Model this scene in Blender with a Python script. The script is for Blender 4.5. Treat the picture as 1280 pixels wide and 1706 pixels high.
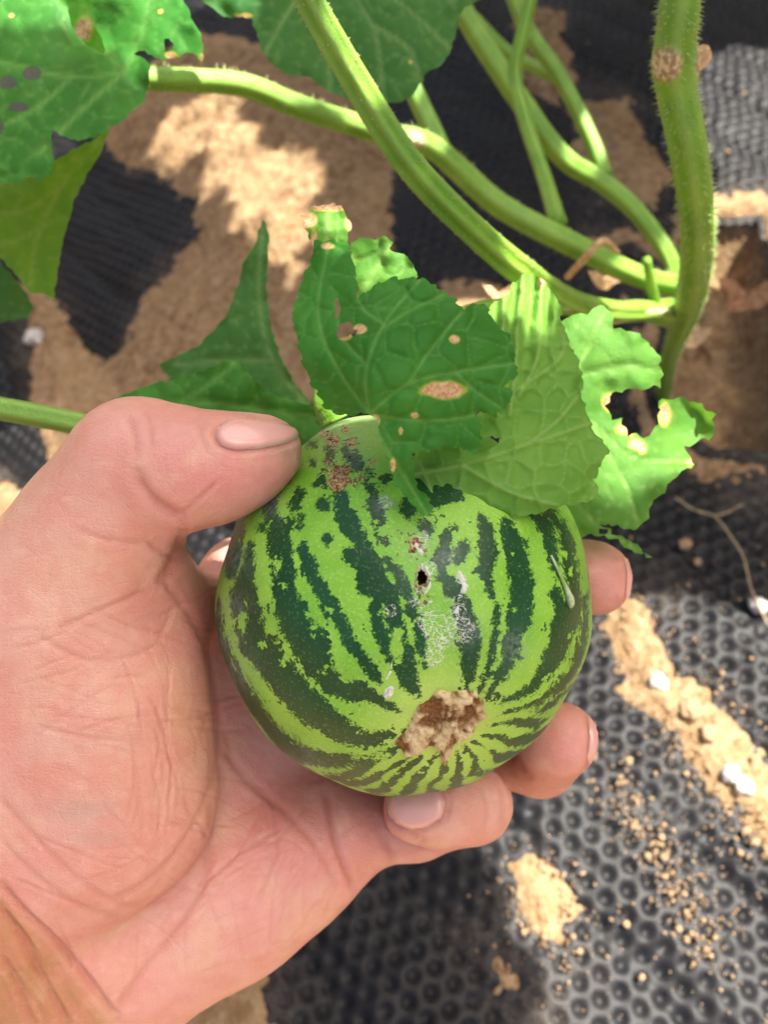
import bpy, bmesh, math, random
import numpy as np
from mathutils import Vector, Matrix
from mathutils.bvhtree import BVHTree
from mathutils.geometry import delaunay_2d_cdt

for o in list(bpy.data.objects):
    bpy.data.objects.remove(o)
random.seed(4)
rng = np.random.default_rng(11)
SC = bpy.context.scene
COL = SC.collection

# ------------------------------------------------------------------ camera
PITCH = math.radians(58.0)
FP = 1400.0                       # focal length in photo pixels (1280 x 1706)
CAM = np.array([0.0, 0.0, 0.40])
RT = np.array([1.0, 0, 0])
FW = np.array([0, math.cos(PITCH), -math.sin(PITCH)])
UP = np.array([0, math.sin(PITCH), math.cos(PITCH)])
cd = bpy.data.cameras.new('camera')
cam = bpy.data.objects.new('camera', cd)
COL.objects.link(cam)
cam.location = CAM
cam.rotation_euler = (math.pi / 2 - PITCH, 0, 0)
cd.sensor_fit = 'VERTICAL'
cd.sensor_height = 36.0
cd.sensor_width = 27.0
cd.lens = 36.0 * FP / 1706.0
cd.clip_start = 0.01
cd.clip_end = 200
cd.dof.use_dof = True
cd.dof.focus_distance = 0.152
cd.dof.aperture_fstop = 18.0
SC.camera = cam

# ------------------------------------------------------------------ light
SUN_DIR = np.array([0.36, 0.20, 0.91]); SUN_DIR /= np.linalg.norm(SUN_DIR)
elev = math.asin(SUN_DIR[2]); azim = math.atan2(SUN_DIR[0], SUN_DIR[1])
W = bpy.data.worlds.new('World'); SC.world = W; W.use_nodes = True
wn = W.node_tree
sky = wn.nodes.new('ShaderNodeTexSky'); sky.sky_type = 'NISHITA'; sky.sun_disc = False
sky.sun_elevation = elev; sky.sun_rotation = azim
sky.air_density = 0.6; sky.dust_density = 7.0; sky.ozone_density = 0.0
bg = wn.nodes['Background']
wn.links.new(sky.outputs[0], bg.inputs[0]); bg.inputs[1].default_value = 0.105
sl = bpy.data.lights.new('sun', 'SUN'); sl.energy = 5.0; sl.angle = math.radians(0.55); sl.color = (1, 0.95, 0.86)
so = bpy.data.objects.new('sun', sl); COL.objects.link(so)
so.rotation_euler = Vector(-SUN_DIR).to_track_quat('-Z', 'Y').to_euler()
so.location = (0.8, 0.4, 2.2)
SC.view_settings.view_transform = 'Standard'
SC.view_settings.look = 'None'
SC.view_settings.gamma = 1.0
SC.view_settings.use_curve_mapping = False
SC.view_settings.exposure = 1.75

# ------------------------------------------------------------------ maths helpers
def at(x, y, d):
    """world point seen at photo pixel x,y at depth d metres along the view axis"""
    x = np.asarray(x, float); y = np.asarray(y, float); d = np.asarray(d, float)
    x, y, d = np.broadcast_arrays(x, y, d)
    return CAM + d[..., None] * (FW + ((x - 640) / FP)[..., None] * RT - ((y - 853) / FP)[..., None] * UP)

def to_px(P):
    v = np.asarray(P) - CAM
    d = v @ FW
    return 640 + FP * (v @ RT) / d, 853 - FP * (v @ UP) / d, d

D0 = 180.0                        # mm; local hand space: X right, Y up, Z to the viewer
def L(x, y, z):
    s = (D0 - z) / FP
    return np.array([(x - 640) * s, -(y - 853) * s, z])
def loc2world(p):
    p = np.asarray(p, float)
    return CAM + FW * (D0 - p[..., 2:3]) / 1000 + RT * p[..., 0:1] / 1000 + UP * p[..., 1:2] / 1000
def loc2px(p):
    s = FP / (D0 - p[..., 2])
    return 640 + p[..., 0] * s, 853 - p[..., 1] * s

TAB = np.random.default_rng(5).random(8192).astype(np.float64)
def vnoise(p, seed=0):
    p = np.asarray(p, float)
    i = np.floor(p).astype(np.int64); f = p - i
    f = f * f * (3 - 2 * f)
    out = 0
    for dx in (0, 1):
        for dy in (0, 1):
            for dz in (0, 1):
                h = ((i[..., 0] + dx) * 73856093) ^ ((i[..., 1] + dy) * 19349663) ^ ((i[..., 2] + dz) * 83492791) ^ (seed * 2654435)
                h = (h ^ (h >> 13)) & 8191
                w = (f[..., 0] if dx else 1 - f[..., 0]) * (f[..., 1] if dy else 1 - f[..., 1]) * (f[..., 2] if dz else 1 - f[..., 2])
                out = out + TAB[h] * w
    return out * 2 - 1
def fbm(p, oct=4, seed=0):
    s = 0; a = 1; t = 0
    for k in range(oct):
        s = s + a * vnoise(np.asarray(p) * 2 ** k, seed + k * 17); t += a; a *= 0.5
    return s / t
def sstep(a, b, x):
    t = np.clip((x - a) / (b - a), 0, 1)
    return t * t * (3 - 2 * t)
def in_poly(x, y, poly):
    poly = np.asarray(poly, float); c = np.zeros(x.shape, bool)
    n = len(poly)
    for i in range(n):
        x1, y1 = poly[i]; x2, y2 = poly[(i + 1) % n]
        if y1 == y2: continue
        m = ((y1 > y) != (y2 > y)) & (x < (x2 - x1) * (y - y1) / (y2 - y1) + x1)
        c ^= m
    return c
def seg_dist(x, y, pts, closed=False):
    """distance to polyline and interpolated third value when present"""
    pts = np.asarray(pts, float); best = np.full(x.shape, 1e9); val = np.zeros(x.shape)
    n = len(pts) if closed else len(pts) - 1
    if len(pts) == 1:
        return np.hypot(x - pts[0, 0], y - pts[0, 1]), np.full(x.shape, pts[0, 2] if pts.shape[1] > 2 else 0)
    for i in range(n):
        a = pts[i]; b = pts[(i + 1) % len(pts)]
        dx, dy = b[0] - a[0], b[1] - a[1]; l2 = dx * dx + dy * dy + 1e-12
        t = np.clip(((x - a[0]) * dx + (y - a[1]) * dy) / l2, 0, 1)
        d = np.hypot(x - a[0] - t * dx, y - a[1] - t * dy)
        if pts.shape[1] > 2:
            w = a[2] + (b[2] - a[2]) * t
            m = (d - w) < (best - val)
            val = np.where(m, w, val)
        else:
            m = d < best
        best = np.where(m, d, best)
    return best, val
def poly_sd(x, y, poly):
    d, _ = seg_dist(x, y, poly, True)
    return np.where(in_poly(x, y, poly), d, -d)
def catmull(pts, n=8):
    P = np.asarray(pts, float)
    P = np.vstack([2 * P[0] - P[1], P, 2 * P[-1] - P[-2]])
    out = []
    for i in range(1, len(P) - 2):
        for k in range(n):
            t = k / n
            out.append(0.5 * ((2 * P[i]) + (-P[i - 1] + P[i + 1]) * t + (2 * P[i - 1] - 5 * P[i] + 4 * P[i + 1] - P[i + 2]) * t * t + (-P[i - 1] + 3 * P[i] - 3 * P[i + 1] + P[i + 2]) * t ** 3))
    out.append(P[-2])
    return np.array(out)
def worley(x, y, cell, seed=0, jit=0.8):
    r = np.random.default_rng(seed); T = r.random((64, 64, 2)) * jit + (1 - jit) / 2
    gx = np.floor(x / cell).astype(int); gy = np.floor(y / cell).astype(int)
    f1 = np.full(x.shape, 1e9); f2 = np.full(x.shape, 1e9)
    for dx in (-1, 0, 1):
        for dy in (-1, 0, 1):
            c = T[(gx + dx) % 64, (gy + dy) % 64]
            d = np.hypot((gx + dx + c[..., 0]) * cell - x, (gy + dy + c[..., 1]) * cell - y)
            f2 = np.where(d < f1, f1, np.minimum(f2, d)); f1 = np.minimum(f1, d)
    return f1, f2

# ------------------------------------------------------------------ object helpers
def new_mesh(name, V, F, mat=None, parent=None, origin=None, attrs=None, smooth=True):
    V = np.asarray(V, float)
    if origin is None:
        origin = V.mean(0)
    origin = np.asarray(origin, float)
    me = bpy.data.meshes.new(name)
    F = [np.asarray(f) for f in F] if isinstance(F, list) else F
    if isinstance(F, np.ndarray):
        n, k = F.shape
        me.vertices.add(len(V)); me.vertices.foreach_set('co', (V - origin).astype(np.float32).ravel())
        me.loops.add(n * k); me.loops.foreach_set('vertex_index', F.astype(np.int32).ravel())
        me.polygons.add(n)
        me.polygons.foreach_set('loop_start', (np.arange(n) * k).astype(np.int32))
        me.update(calc_edges=True)
        me.validate()
    else:
        me.from_pydata([tuple(v) for v in (V - origin)], [], [tuple(int(i) for i in f) for f in F])
    if smooth:
        me.polygons.foreach_set('use_smooth', np.ones(len(me.polygons), bool))
    if attrs:
        for k_, a in attrs.items():
            a = np.asarray(a, np.float32)
            if a.ndim == 1:
                at_ = me.attributes.new(k_, 'FLOAT', 'POINT'); at_.data.foreach_set('value', a)
            else:
                at_ = me.attributes.new(k_, 'FLOAT_COLOR', 'POINT')
                at_.data.foreach_set('color', np.hstack([a, np.ones((len(a), 1))]).astype(np.float32).ravel())
    if mat: me.materials.append(mat)
    o = bpy.data.objects.new(name, me); COL.objects.link(o)
    o.location = origin
    if parent is not None:
        o.parent = parent
        o.location = Vector(origin) - Vector(parent['_o'])
    o['_o'] = [float(c) for c in origin]
    return o
def empty(name, origin):
    o = bpy.data.objects.new(name, None); COL.objects.link(o); o.location = Vector(origin)
    o.empty_display_size = 0.02
    o['_o'] = [float(c) for c in origin]
    return o
def tag(o, label=None, cat=None, group=None, kind=None):
    if label: o['label'] = label
    if cat: o['category'] = cat
    if group: o['group'] = group
    if kind: o['kind'] = kind
    return o

# ------------------------------------------------------------------ node helpers
class NT:
    def __init__(s, name):
        s.mat = bpy.data.materials.new(name); s.mat.use_nodes = True
        s.nt = s.mat.node_tree; s.nt.nodes.clear()
        s.out = s.nt.nodes.new('ShaderNodeOutputMaterial')
    def put(s, sock, v):
        if isinstance(v, bpy.types.NodeSocket): s.nt.links.new(v, sock)
        elif isinstance(v, (tuple, list)):
            sock.default_value = tuple(v) + ((1,) if len(v) == 3 and sock.type == 'RGBA' else ())
        else: sock.default_value = v
    def node(s, t, ins=None, **props):
        n = s.nt.nodes.new(t)
        for k, v in props.items(): setattr(n, k, v)
        for k, v in (ins or {}).items(): s.put(n.inputs[k], v)
        return n
    def math(s, op, a, b=0.0, c=0.0, clamp=False):
        n = s.node('ShaderNodeMath', {0: a, 1: b, 2: c}, operation=op, use_clamp=clamp); return n.outputs[0]
    def ramp(s, v, a, b, lo=0.0, hi=1.0, smooth=True):
        n = s.node('ShaderNodeMapRange', {'Value': v, 'From Min': a, 'From Max': b, 'To Min': lo, 'To Max': hi},
                   interpolation_type='SMOOTHSTEP' if smooth else 'LINEAR'); return n.outputs[0]
    def mix(s, f, a, b, mode='MIX'):
        n = s.node('ShaderNodeMix', data_type='RGBA', blend_type=mode)
        s.put(n.inputs[0], f); s.put(n.inputs[6], a); s.put(n.inputs[7], b); return n.outputs[2]
    def attr(s, name, col=False):
        n = s.node('ShaderNodeAttribute', attribute_name=name); return n.outputs['Color' if col else 'Fac']
    def coord(s):
        return s.node('ShaderNodeTexCoord').outputs['Object']
    def noise(s, vec, scale, detail=3, rough=0.5, dist=0.0):
        n = s.node('ShaderNodeTexNoise', {'Vector': vec, 'Scale': scale, 'Detail': detail, 'Roughness': rough, 'Distortion': dist}); return n.outputs['Fac']
    def voro(s, vec, scale, feature='F1', rand=1.0):
        n = s.node('ShaderNodeTexVoronoi', {'Vector': vec, 'Scale': scale, 'Randomness': rand}, feature=feature); return n.outputs['Distance']
    def bump(s, h, strength=0.5, dist=0.001, normal=None):
        n = s.node('ShaderNodeBump', {'Height': h, 'Strength': strength, 'Distance': dist})
        if normal is not None: s.put(n.inputs['Normal'], normal)
        return n.outputs[0]
    def bsdf(s, **ins):
        n = s.node('ShaderNodeBsdfPrincipled')
        for k, v in ins.items():
            k = k.replace('_', ' ')
            s.put(n.inputs[k], v)
        return n.outputs[0]
    def done(s, sh):
        s.nt.links.new(sh, s.out.inputs[0]); return s.mat

def mat_soil():
    t = NT('soil'); c = t.coord()
    n1 = t.noise(c, 14, 5, 0.6); n2 = t.noise(c, 160, 6, 0.65); n3 = t.voro(c, 260)
    col = t.mix(t.ramp(n1, .35, .65), (0.185, 0.103, 0.046), (0.285, 0.178, 0.088))
    col = t.mix(t.ramp(n2, .35, .7), col, (0.40, 0.275, 0.155))
    col = t.mix(t.ramp(t.noise(c, 420, 4), .55, .75, 0, .6), col, (0.11, 0.065, 0.035))
    h = t.math('ADD', t.math('MULTIPLY', n2, 1.6), t.math('MULTIPLY', n3, -.5))
    return t.done(t.bsdf(Base_Color=col, Roughness=0.95, Specular_IOR_Level=0.15, Normal=t.bump(h, 0.8, 0.003)))
def mat_film():
    t = NT('black_film'); c = t.coord()
    n1 = t.noise(c, 25, 5, 0.6); n2 = t.noise(c, 700, 4, 0.6); d = t.attr('dust')
    dust = t.math('MULTIPLY', t.ramp(t.math('ADD', t.math('ADD', t.math('MULTIPLY', n1, .5), t.math('MULTIPLY', n2, .55)), d), .68, 1.25), .8, clamp=True)
    col = t.mix(dust, (0.007, 0.007, 0.008), (0.20, 0.155, 0.115))
    rough = t.ramp(dust, 0, .5, .52, .85)
    return t.done(t.bsdf(Base_Color=col, Roughness=rough, Specular_IOR_Level=0.24, Normal=t.bump(t.noise(c, 900, 3), .25, .0006)))
def mat_leaf(name, c1, c2, vein, trans, tmix=0.32, rough=0.42, spec=.35):
    t = NT(name); c = t.coord()
    n = t.noise(c, 60, 4, .6); n2 = t.noise(c, 900, 3, .6)
    col = t.mix(t.ramp(n, .35, .65), c1, c2)
    col = t.mix(t.math('MULTIPLY', t.attr('vein'), .75), col, vein)
    col = t.mix(t.math('MULTIPLY', t.ramp(n2, .62, .74), .25), col, vein)
    halo = t.ramp(t.attr('spot'), .15, .5); core = t.ramp(t.attr('spot'), .5, .62)
    col = t.mix(halo, col, (0.34, 0.36, 0.05))
    brown = t.mix(t.ramp(t.noise(c, 1400, 4), .4, .6), (0.50, 0.27, 0.12), (0.62, 0.42, 0.24))
    col = t.mix(core, col, brown)
    col = t.mix(t.ramp(t.attr('grey'), .45, .6), col, (.06, .055, .062))
    tc = t.mix(core, t.mix(t.math('MULTIPLY', t.attr('vein'), .5), trans, (.55, .7, .2)), brown)
    nb = t.bump(t.noise(c, 1500, 3), .35, .0004)
    p = t.bsdf(Base_Color=col, Roughness=t.ramp(n2, .3, .7, rough - .06, rough + .14), Specular_IOR_Level=spec, Normal=nb)
    tr = t.node('ShaderNodeBsdfTranslucent', {'Color': tc}).outputs[0]
    m = t.node('ShaderNodeMixShader', {0: tmix, 1: p, 2: tr})
    return t.done(m.outputs[0])
def mat_stem(name, c1, c2):
    t = NT(name); c = t.coord()
    n = t.noise(c, 90, 4); n2 = t.noise(c, 1600, 3)
    col = t.mix(t.ramp(n, .35, .65), c1, c2)
    col = t.mix(t.attr('rib'), col, t.mix(.5, c2, (.55, .65, .25)))
    col = t.mix(t.attr('scar'), col, t.mix(t.ramp(t.noise(c, 700, 4), .4, .6), (.30, .19, .09), (.62, .50, .32)))
    return t.done(t.bsdf(Base_Color=col, Roughness=.48, Specular_IOR_Level=.4, Normal=t.bump(n2, .4, .0005),
                         Subsurface_Weight=.15, Subsurface_Radius=(.4, 1, .15), Subsurface_Scale=.0015))
def mat_plain(name, c1, c2, rough=.8, scale=300, bump=.6, spec=.3):
    t = NT(name); c = t.coord(); n = t.noise(c, scale, 5, .6)
    return t.done(t.bsdf(Base_Color=t.mix(t.ramp(n, .35, .65), c1, c2), Roughness=rough, Specular_IOR_Level=spec, Normal=t.bump(n, bump, .001)))
def mat_melon():
    t = NT('melon_rind'); c = t.coord()
    s = t.attr('stripe')                                   # signed mm, positive inside a dark stripe
    n1 = t.noise(c, 330, 4, .65); n2 = t.noise(c, 1100, 3, .65)
    wob = t.math('ADD', t.math('MULTIPLY', t.math('SUBTRACT', n1, .5), 3.0), t.math('MULTIPLY', t.math('SUBTRACT', n2, .5), 3.0))
    e = t.math('ADD', t.math('ADD', s, .09), wob)
    e = t.math('SUBTRACT', e, t.ramp(t.noise(c, 250, 3, .65), .575, .71, 0, 2.4))
    e = t.math('ADD', e, t.ramp(t.noise(t.node('ShaderNodeVectorMath', {0: c, 1: (3.1, 1.7, .4)}).outputs[0], 300, 3, .65), .58, .74, 0, 2.4))
    e = t.math('ADD', e, t.math('MULTIPLY', t.math('SUBTRACT', t.noise(c, 2300, 2, .6), .5), 2.2))
    dark = t.ramp(e, -.36, .34)
    speck = t.noise(c, 1900, 2, .5)
    dk = t.mix(t.ramp(t.noise(c, 110, 3), .35, .65), (0.006, 0.046, 0.008), (0.009, 0.062, 0.016))
    dk = t.mix(t.ramp(speck, .56, .70, 0, .55), dk, (0.07, 0.19, 0.06))
    lt = t.mix(t.ramp(t.noise(c, 70, 3), .35, .65), (0.15, 0.38, 0.026), (0.23, 0.47, 0.048))
    lt = t.mix(t.ramp(speck, .5, .72, 0, .25), lt, (0.55, 0.72, 0.16))
    lt = t.mix(t.attr('pale'), lt, (0.50, 0.62, 0.16))
    lt = t.mix(t.attr('neck'), lt, t.mix(t.ramp(t.noise(c, 420, 4), .4, .6), (.17, .28, .07), (.28, .36, .15)))
    col = t.mix(dark, lt, dk)
    # grey waxy bloom at the shoulders
    bl = t.math('MULTIPLY', t.attr('bloom'), t.ramp(t.noise(c, 900, 4, .7), .3, .75))
    col = t.mix(t.math('MULTIPLY', bl, .6), col, (.34, .37, .34))
    # dried lacy exudate
    rg = t.math('ABSOLUTE', t.math('SUBTRACT', t.noise(c, 620, 1.0, .5, .6), .5)); rg2 = t.math('ABSOLUTE', t.math('SUBTRACT', t.noise(c, 1300, 1.0, .5, .8), .5))
    v = t.math('MINIMUM', rg, rg2)
    lace = t.math('MULTIPLY', t.ramp(v, .008, .035, 1, 0), t.ramp(t.math('ADD', t.attr('lace'), t.math('MULTIPLY', t.math('SUBTRACT', t.noise(c, 260, 3), .5), 1.2)), .35, .6))
    col = t.mix(t.math('MULTIPLY', lace, .8), col, (.66, .68, .60))
    br = t.math('ADD', t.attr('frass'), t.math('MULTIPLY', t.math('SUBTRACT', t.noise(c, 800, 4, .7), .5), 1.1))
    fr = t.ramp(br, .42, .55)
    fcol = t.mix(t.ramp(t.noise(c, 1500, 4, .7), .45, .6), (.50, .36, .17), (.16, .05, .02))
    col = t.mix(fr, col, fcol)
    h = t.math('ADD', t.math('MULTIPLY', speck, .35), t.math('ADD', t.math('MULTIPLY', lace, 1.6), t.math('MULTIPLY', fr, 1.4)))
    rough = t.ramp(t.math('MAXIMUM', lace, fr), 0, 1, .40, .75)
    return t.done(t.bsdf(Base_Color=col, Roughness=rough, Specular_IOR_Level=.30, Normal=t.bump(h, .45, .0005),
                         Subsurface_Weight=.08, Subsurface_Radius=(.4, 1, .1), Subsurface_Scale=.002))
def mat_cork():
    t = NT('cork'); c = t.coord(); n = t.noise(c, 330, 5, .65); n2 = t.noise(c, 1500, 4, .7); r = t.attr('relief')
    col = t.mix(t.ramp(r, .25, .7), (.16, .07, .022), (.62, .50, .27))
    col = t.mix(t.ramp(n2, .45, .65, 0, .55), col, (.36, .19, .07))
    return t.done(t.bsdf(Base_Color=col, Roughness=.85, Specular_IOR_Level=.2, Normal=t.bump(n2, .7, .0008)))
def mat_skin():
    t = NT('skin'); c = t.coord(); base = t.attr('tone', True)
    n = t.noise(c, 130, 4, .6); n2 = t.noise(c, 420, 4, .6)
    col = t.mix(t.ramp(n, .38, .62, 0, .42), base, (.56, .205, .145))
    col = t.mix(t.ramp(t.noise(c, 75, 3, .6), .5, .68, 0, .40), col, (.64, .40, .25))
    col = t.mix(t.ramp(n2, .5, .75, 0, .28), col, (.66, .42, .30))
    col = t.mix(t.math('MULTIPLY', t.attr('crease'), .55), col, (.40, .13, .085))
    v1 = t.voro(t.node('ShaderNodeMapping', {'Vector': c, 'Scale': (1, 1.7, 1.4), 'Rotation': (0, 0, .5)}).outputs[0], 760, 'DISTANCE_TO_EDGE')
    v2 = t.voro(t.node('ShaderNodeMapping', {'Vector': c, 'Scale': (1, 2.6, 1.6), 'Rotation': (0, 0, -.7)}).outputs[0], 170, 'DISTANCE_TO_EDGE')
    h = t.math('ADD', t.math('MULTIPLY', t.ramp(v1, 0, .12), .35), t.math('MULTIPLY', t.ramp(v2, 0, .05), .3))
    h = t.math('ADD', h, t.math('MULTIPLY', n2, .8))
    wv = t.node('ShaderNodeTexWave', {'Vector': c, 'Scale': 330.0, 'Distortion': 9.0, 'Detail': 2.0, 'Detail Scale': .35}).outputs['Fac']
    h = t.math('ADD', h, t.math('MULTIPLY', wv, .07))
    h = t.math('ADD', h, t.math('MULTIPLY', t.noise(c, 2200, 2, .6), .35))
    return t.done(t.bsdf(Base_Color=col, Roughness=t.ramp(n2, .3, .7, .36, .52), Specular_IOR_Level=.38, Normal=t.bump(h, .38, .0004),
                         Subsurface_Weight=.12, Subsurface_Radius=(1, .32, .16), Subsurface_Scale=.0035))
def mat_nail():
    t = NT('nail'); c = t.coord()
    col = t.mix(t.attr('edge'), (.66, .345, .285), (.60, .47, .32))
    return t.done(t.bsdf(Base_Color=col, Roughness=.2, Specular_IOR_Level=.6, Normal=t.bump(t.noise(c, 500, 3), .15, .0004),
                         Subsurface_Weight=.15, Subsurface_Radius=(1, .4, .25), Subsurface_Scale=.002))

M_SOIL = mat_soil(); M_FILM = mat_film(); M_SKIN = mat_skin(); M_NAIL = mat_nail(); M_MELON = mat_melon(); M_CORK = mat_cork()
M_LEAF = mat_leaf('leaf_green', (.022, .130, .016), (.042, .190, .026), (.11, .29, .06), (.20, .50, .035), .24, .52, .16)
M_LEAF_B = mat_leaf('leaf_blue_green', (.028, .115, .030), (.045, .15, .042), (.12, .25, .09), (.18, .46, .06), .3, .6, .10)
M_LEAF_U = mat_leaf('leaf_underside', (.105, .255, .030), (.15, .32, .045), (.25, .42, .10), (.28, .60, .05), .26, .55, .25)
M_LEAF_P = mat_leaf('leaf_pale', (.060, .185, .026), (.10, .25, .04), (.20, .37, .09), (.24, .54, .045), .32, .55, .15)
M_LEAF_Y = mat_leaf('leaf_yellow_green', (.07, .22, .018), (.11, .28, .026), (.2, .38, .06), (.30, .66, .04), .5, .5, .3)
M_LEAF_BLOCK = mat_leaf('leaf_blocker', (.018, .095, .020), (.030, .12, .028), (.10, .2, .07), (.06, .12, .03), .08)  # low-translucency leaf for the added leaves that block sun and sky
M_STEM = mat_stem('stem_green', (.10, .25, .010), (.16, .325, .022))
M_STEM2 = mat_stem('vine_green', (.105, .255, .012), (.16, .325, .025))
M_DRY = mat_plain('dry_leaf', (.42, .25, .11), (.62, .46, .27), .85, 500)
M_STONE = mat_plain('white_stone', (.34, .32, .28), (.60, .58, .54), .7, 200)
M_CLOD = mat_plain('clod', (.26, .165, .085), (.38, .26, .15), .95, 400, .9)
M_TWIG = mat_plain('twig', (.30, .20, .11), (.42, .33, .20), .8, 400)
M_BLACK = mat_plain('pit', (.035, .013, .004), (.075, .028, .009), .9, 900)
M_WAX = mat_plain('pale_dry', (.52, .55, .44), (.66, .68, .58), .6, 900, .5)

# ------------------------------------------------------------------ ground: soil and film
def terrain(X, Y):
    z = -0.14 * sstep(0.12, -0.46, X + 0.10 * (Y - .3)) * sstep(.02, .35, Y)
    z = z + 0.012 * fbm(np.stack([X * 5, Y * 5, 0 * X], -1), 3, 3)
    return z
def axis(lo, hi, step, far, growth):
    a = list(np.arange(lo, hi, step)); s = step; x = a[-1]
    up = []
    while x < far: s *= growth; x += s; up.append(x)
    s = step; x = lo; dn = []
    while x > -far: s *= growth; x -= s; dn.append(x)
    return np.array(dn[::-1] + a + up)
SOIL_POLY = [
    [(170, 215), (250, 120), (330, 60), (560, 90), (640, 230), (640, 330), (625, 480), (520, 640), (200, 660), (205, 600), (250, 490), (330, 400), (335, 320), (250, 285), (200, 265)],
    [(40, 470), (90, 500), (130, 580), (185, 650), (180, 720), (110, 780), (60, 640), (50, 540)],
    [(1170, 345), (1290, 330), (1330, 560), (1310, 780), (1180, 775), (1090, 720), (1060, 640), (1090, 540), (1010, 470), (985, 400), (1060, 390), (1100, 420)],
    [(975, 170), (1050, 165), (1070, 260), (1110, 290), (1060, 320), (1000, 300), (970, 230)],
    [(860, 0), (940, 20), (930, 60), (960, 130), (900, 140)],
    [(1040, 1000), (1065, 1005), (1085, 1080), (1110, 1130), (1150, 1165), (1160, 1190), (1120, 1185), (1080, 1150), (1050, 1080)],
    [(865, 1440), (885, 1455), (915, 1465), (945, 1520), (935, 1550), (890, 1545), (865, 1505)],
    [(1160, 1200), (1195, 1210), (1240, 1270), (1285, 1330), (1300, 1390), (1230, 1310), (1190, 1270), (1165, 1235)],
    [(820, 1580), (842, 1585), (862, 1620), (850, 1650), (826, 1610)],
    [(0, 815), (20, 830), (25, 920), (-10, 960)],
    [(200, 1640), (430, 1610), (455, 1720), (440, 1800), (150, 1800)],
    [(640, 540), (760, 470), (830, 480), (860, 600), (700, 640)],
]
def soil_mask(X, Y, Z):
    px_, py_, d_ = to_px(np.stack([X, Y, Z], -1))
    m = np.full(X.shape, -200.0)
    for p in SOIL_POLY:
        m = np.maximum(m, poly_sd(px_, py_, p))
    return m, px_, py_, d_
# soil sheet (one sheet, dense where it is seen, out to the horizon)
ax = axis(-.50, .50, .0030, 30, 1.25); ay = axis(-.12, 1.0, .0030, 30, 1.25)
X, Y = np.meshgrid(ax, ay, indexing='xy')
Zt = terrain(X, Y)
near = (np.abs(X) < .7) & (Y > -.3) & (Y < 1.2)
m, pxs, pys, dd = soil_mask(X, Y, Zt)
m = np.where(near & (dd > .05), m, -200)
mm_ = m * np.abs(dd) / FP                                # metres across the ground
edge = mm_ + .006 * fbm(np.stack([X * 90, Y * 90, 0 * X], -1), 4, 9) + .003 * fbm(np.stack([X * 400, Y * 400, 0 * X], -1), 2, 19)
lift = np.clip(edge * .5, -.012, .010)
cl = fbm(np.stack([X * 60, Y * 60, 0 * X], -1), 4, 21)
cl2 = fbm(np.stack([X * 170, Y * 170, 0 * X], -1), 3, 31)
hi = sstep(0, .02, edge)
f1, f2 = worley(X + .004 * cl, Y + .004 * cl2, .017, 3)
clod = np.clip(1 - (f1 / .008) ** 2, 0, 1) * (worley(X, Y, .017, 3)[0] > -1)
pick = vnoise(np.stack([np.floor(X / .017) * 3.1, np.floor(Y / .017) * 2.7, 0 * X], -1), 5)
Zs = Zt + lift + hi * (.008 * cl + .0035 * cl2 + .003 * clod * np.clip(fbm(np.stack([X * 30, Y * 30, 0 * X], -1), 2, 77) * 3, 0, 1))
# planting hole sinks a little
hole = sstep(0, 60, poly_sd(pxs, pys, SOIL_POLY[2])) * near
Zs = Zs - .05 * hole + .012 * hole * fbm(np.stack([X * 40, Y * 40, 0 * X], -1), 3, 99)
Zs = np.where(near, Zs, Zs - .004)
ny, nx = X.shape
idx = np.arange(nx * ny).reshape(ny, nx)
Fq = np.stack([idx[:-1, :-1], idx[:-1, 1:], idx[1:, 1:], idx[1:, :-1]], -1).reshape(-1, 4)
soil = new_mesh('ground', np.stack([X, Y, Zs], -1).reshape(-1, 3), Fq, M_SOIL, origin=(0, 0, 0))
tag(soil, kind='structure')

# dimpled film
STEP = .00135
ax = np.arange(-.52, .52, STEP); ay = np.arange(-.09, .98, STEP)
X, Y = np.meshgrid(ax, ay, indexing='xy')
Zt = terrain(X, Y)
m, pxs, pys, dd = soil_mask(X, Y, Zt)
P = .0099                                                 # dimple pitch
ang = .33
U_ = (X * math.cos(ang) + Y * math.sin(ang)); V_ = (-X * math.sin(ang) + Y * math.cos(ang))
wob = fbm(np.stack([X * 22, Y * 22, 0 * X], -1), 2, 41)
U_ = U_ + .002 * wob; V_ = V_ + .002 * fbm(np.stack([X * 22, Y * 22, 0 * X + 9], -1), 2, 43)
row = np.round(V_ / (P * .866))
best = np.full(X.shape, 9.0)
for dr in (-1, 0, 1):
    r_ = row + dr
    c_ = np.round(U_ / P - .5 * (r_ % 2)) + .5 * (r_ % 2)
    best = np.minimum(best, np.hypot(U_ - c_ * P, V_ - r_ * P * .866))
dim = (1 - sstep(.0007, .0041, best)) * (.75 + .35 * fbm(np.stack([X * 35, Y * 35, 0 * X], -1), 2, 83))
wr = fbm(np.stack([X * 9 + Y * 6, Y * 3, 0 * X], -1), 3, 51)
cu = X * .78 + Y * .62           # across the creases that run down to the right
cu = cu + .02 * fbm(np.stack([X * 7, Y * 7, 0 * X], -1), 3, 85)
ph = cu / .052
CR = .0055 * np.abs(np.sin(ph * math.pi)) ** .7 * (.5 + .5 * fbm(np.stack([X * 6, Y * 6, 0 * X + 4], -1), 2, 87))
CR = CR + .0022 * fbm(np.stack([cu * 60, (X * .62 - Y * .78) * 9, 0 * X], -1), 3, 89)
CR = CR - .0042
Zf = Zt - .0026 * dim + .004 * wr + CR + .0010 * fbm(np.stack([X * 70, Y * 70, 0 * X], -1), 2, 61)
keep = (pxs > -260) & (pxs < 1640) & (pys > -200) & (pys < 1950) & (m * dd / FP < .012)
dust = .25 * sstep(-.05, 0.0, m * dd / FP) + .12 * dim * 0 + .14 * fbm(np.stack([X * 12, Y * 12, 0 * X], -1), 3, 71)
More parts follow.
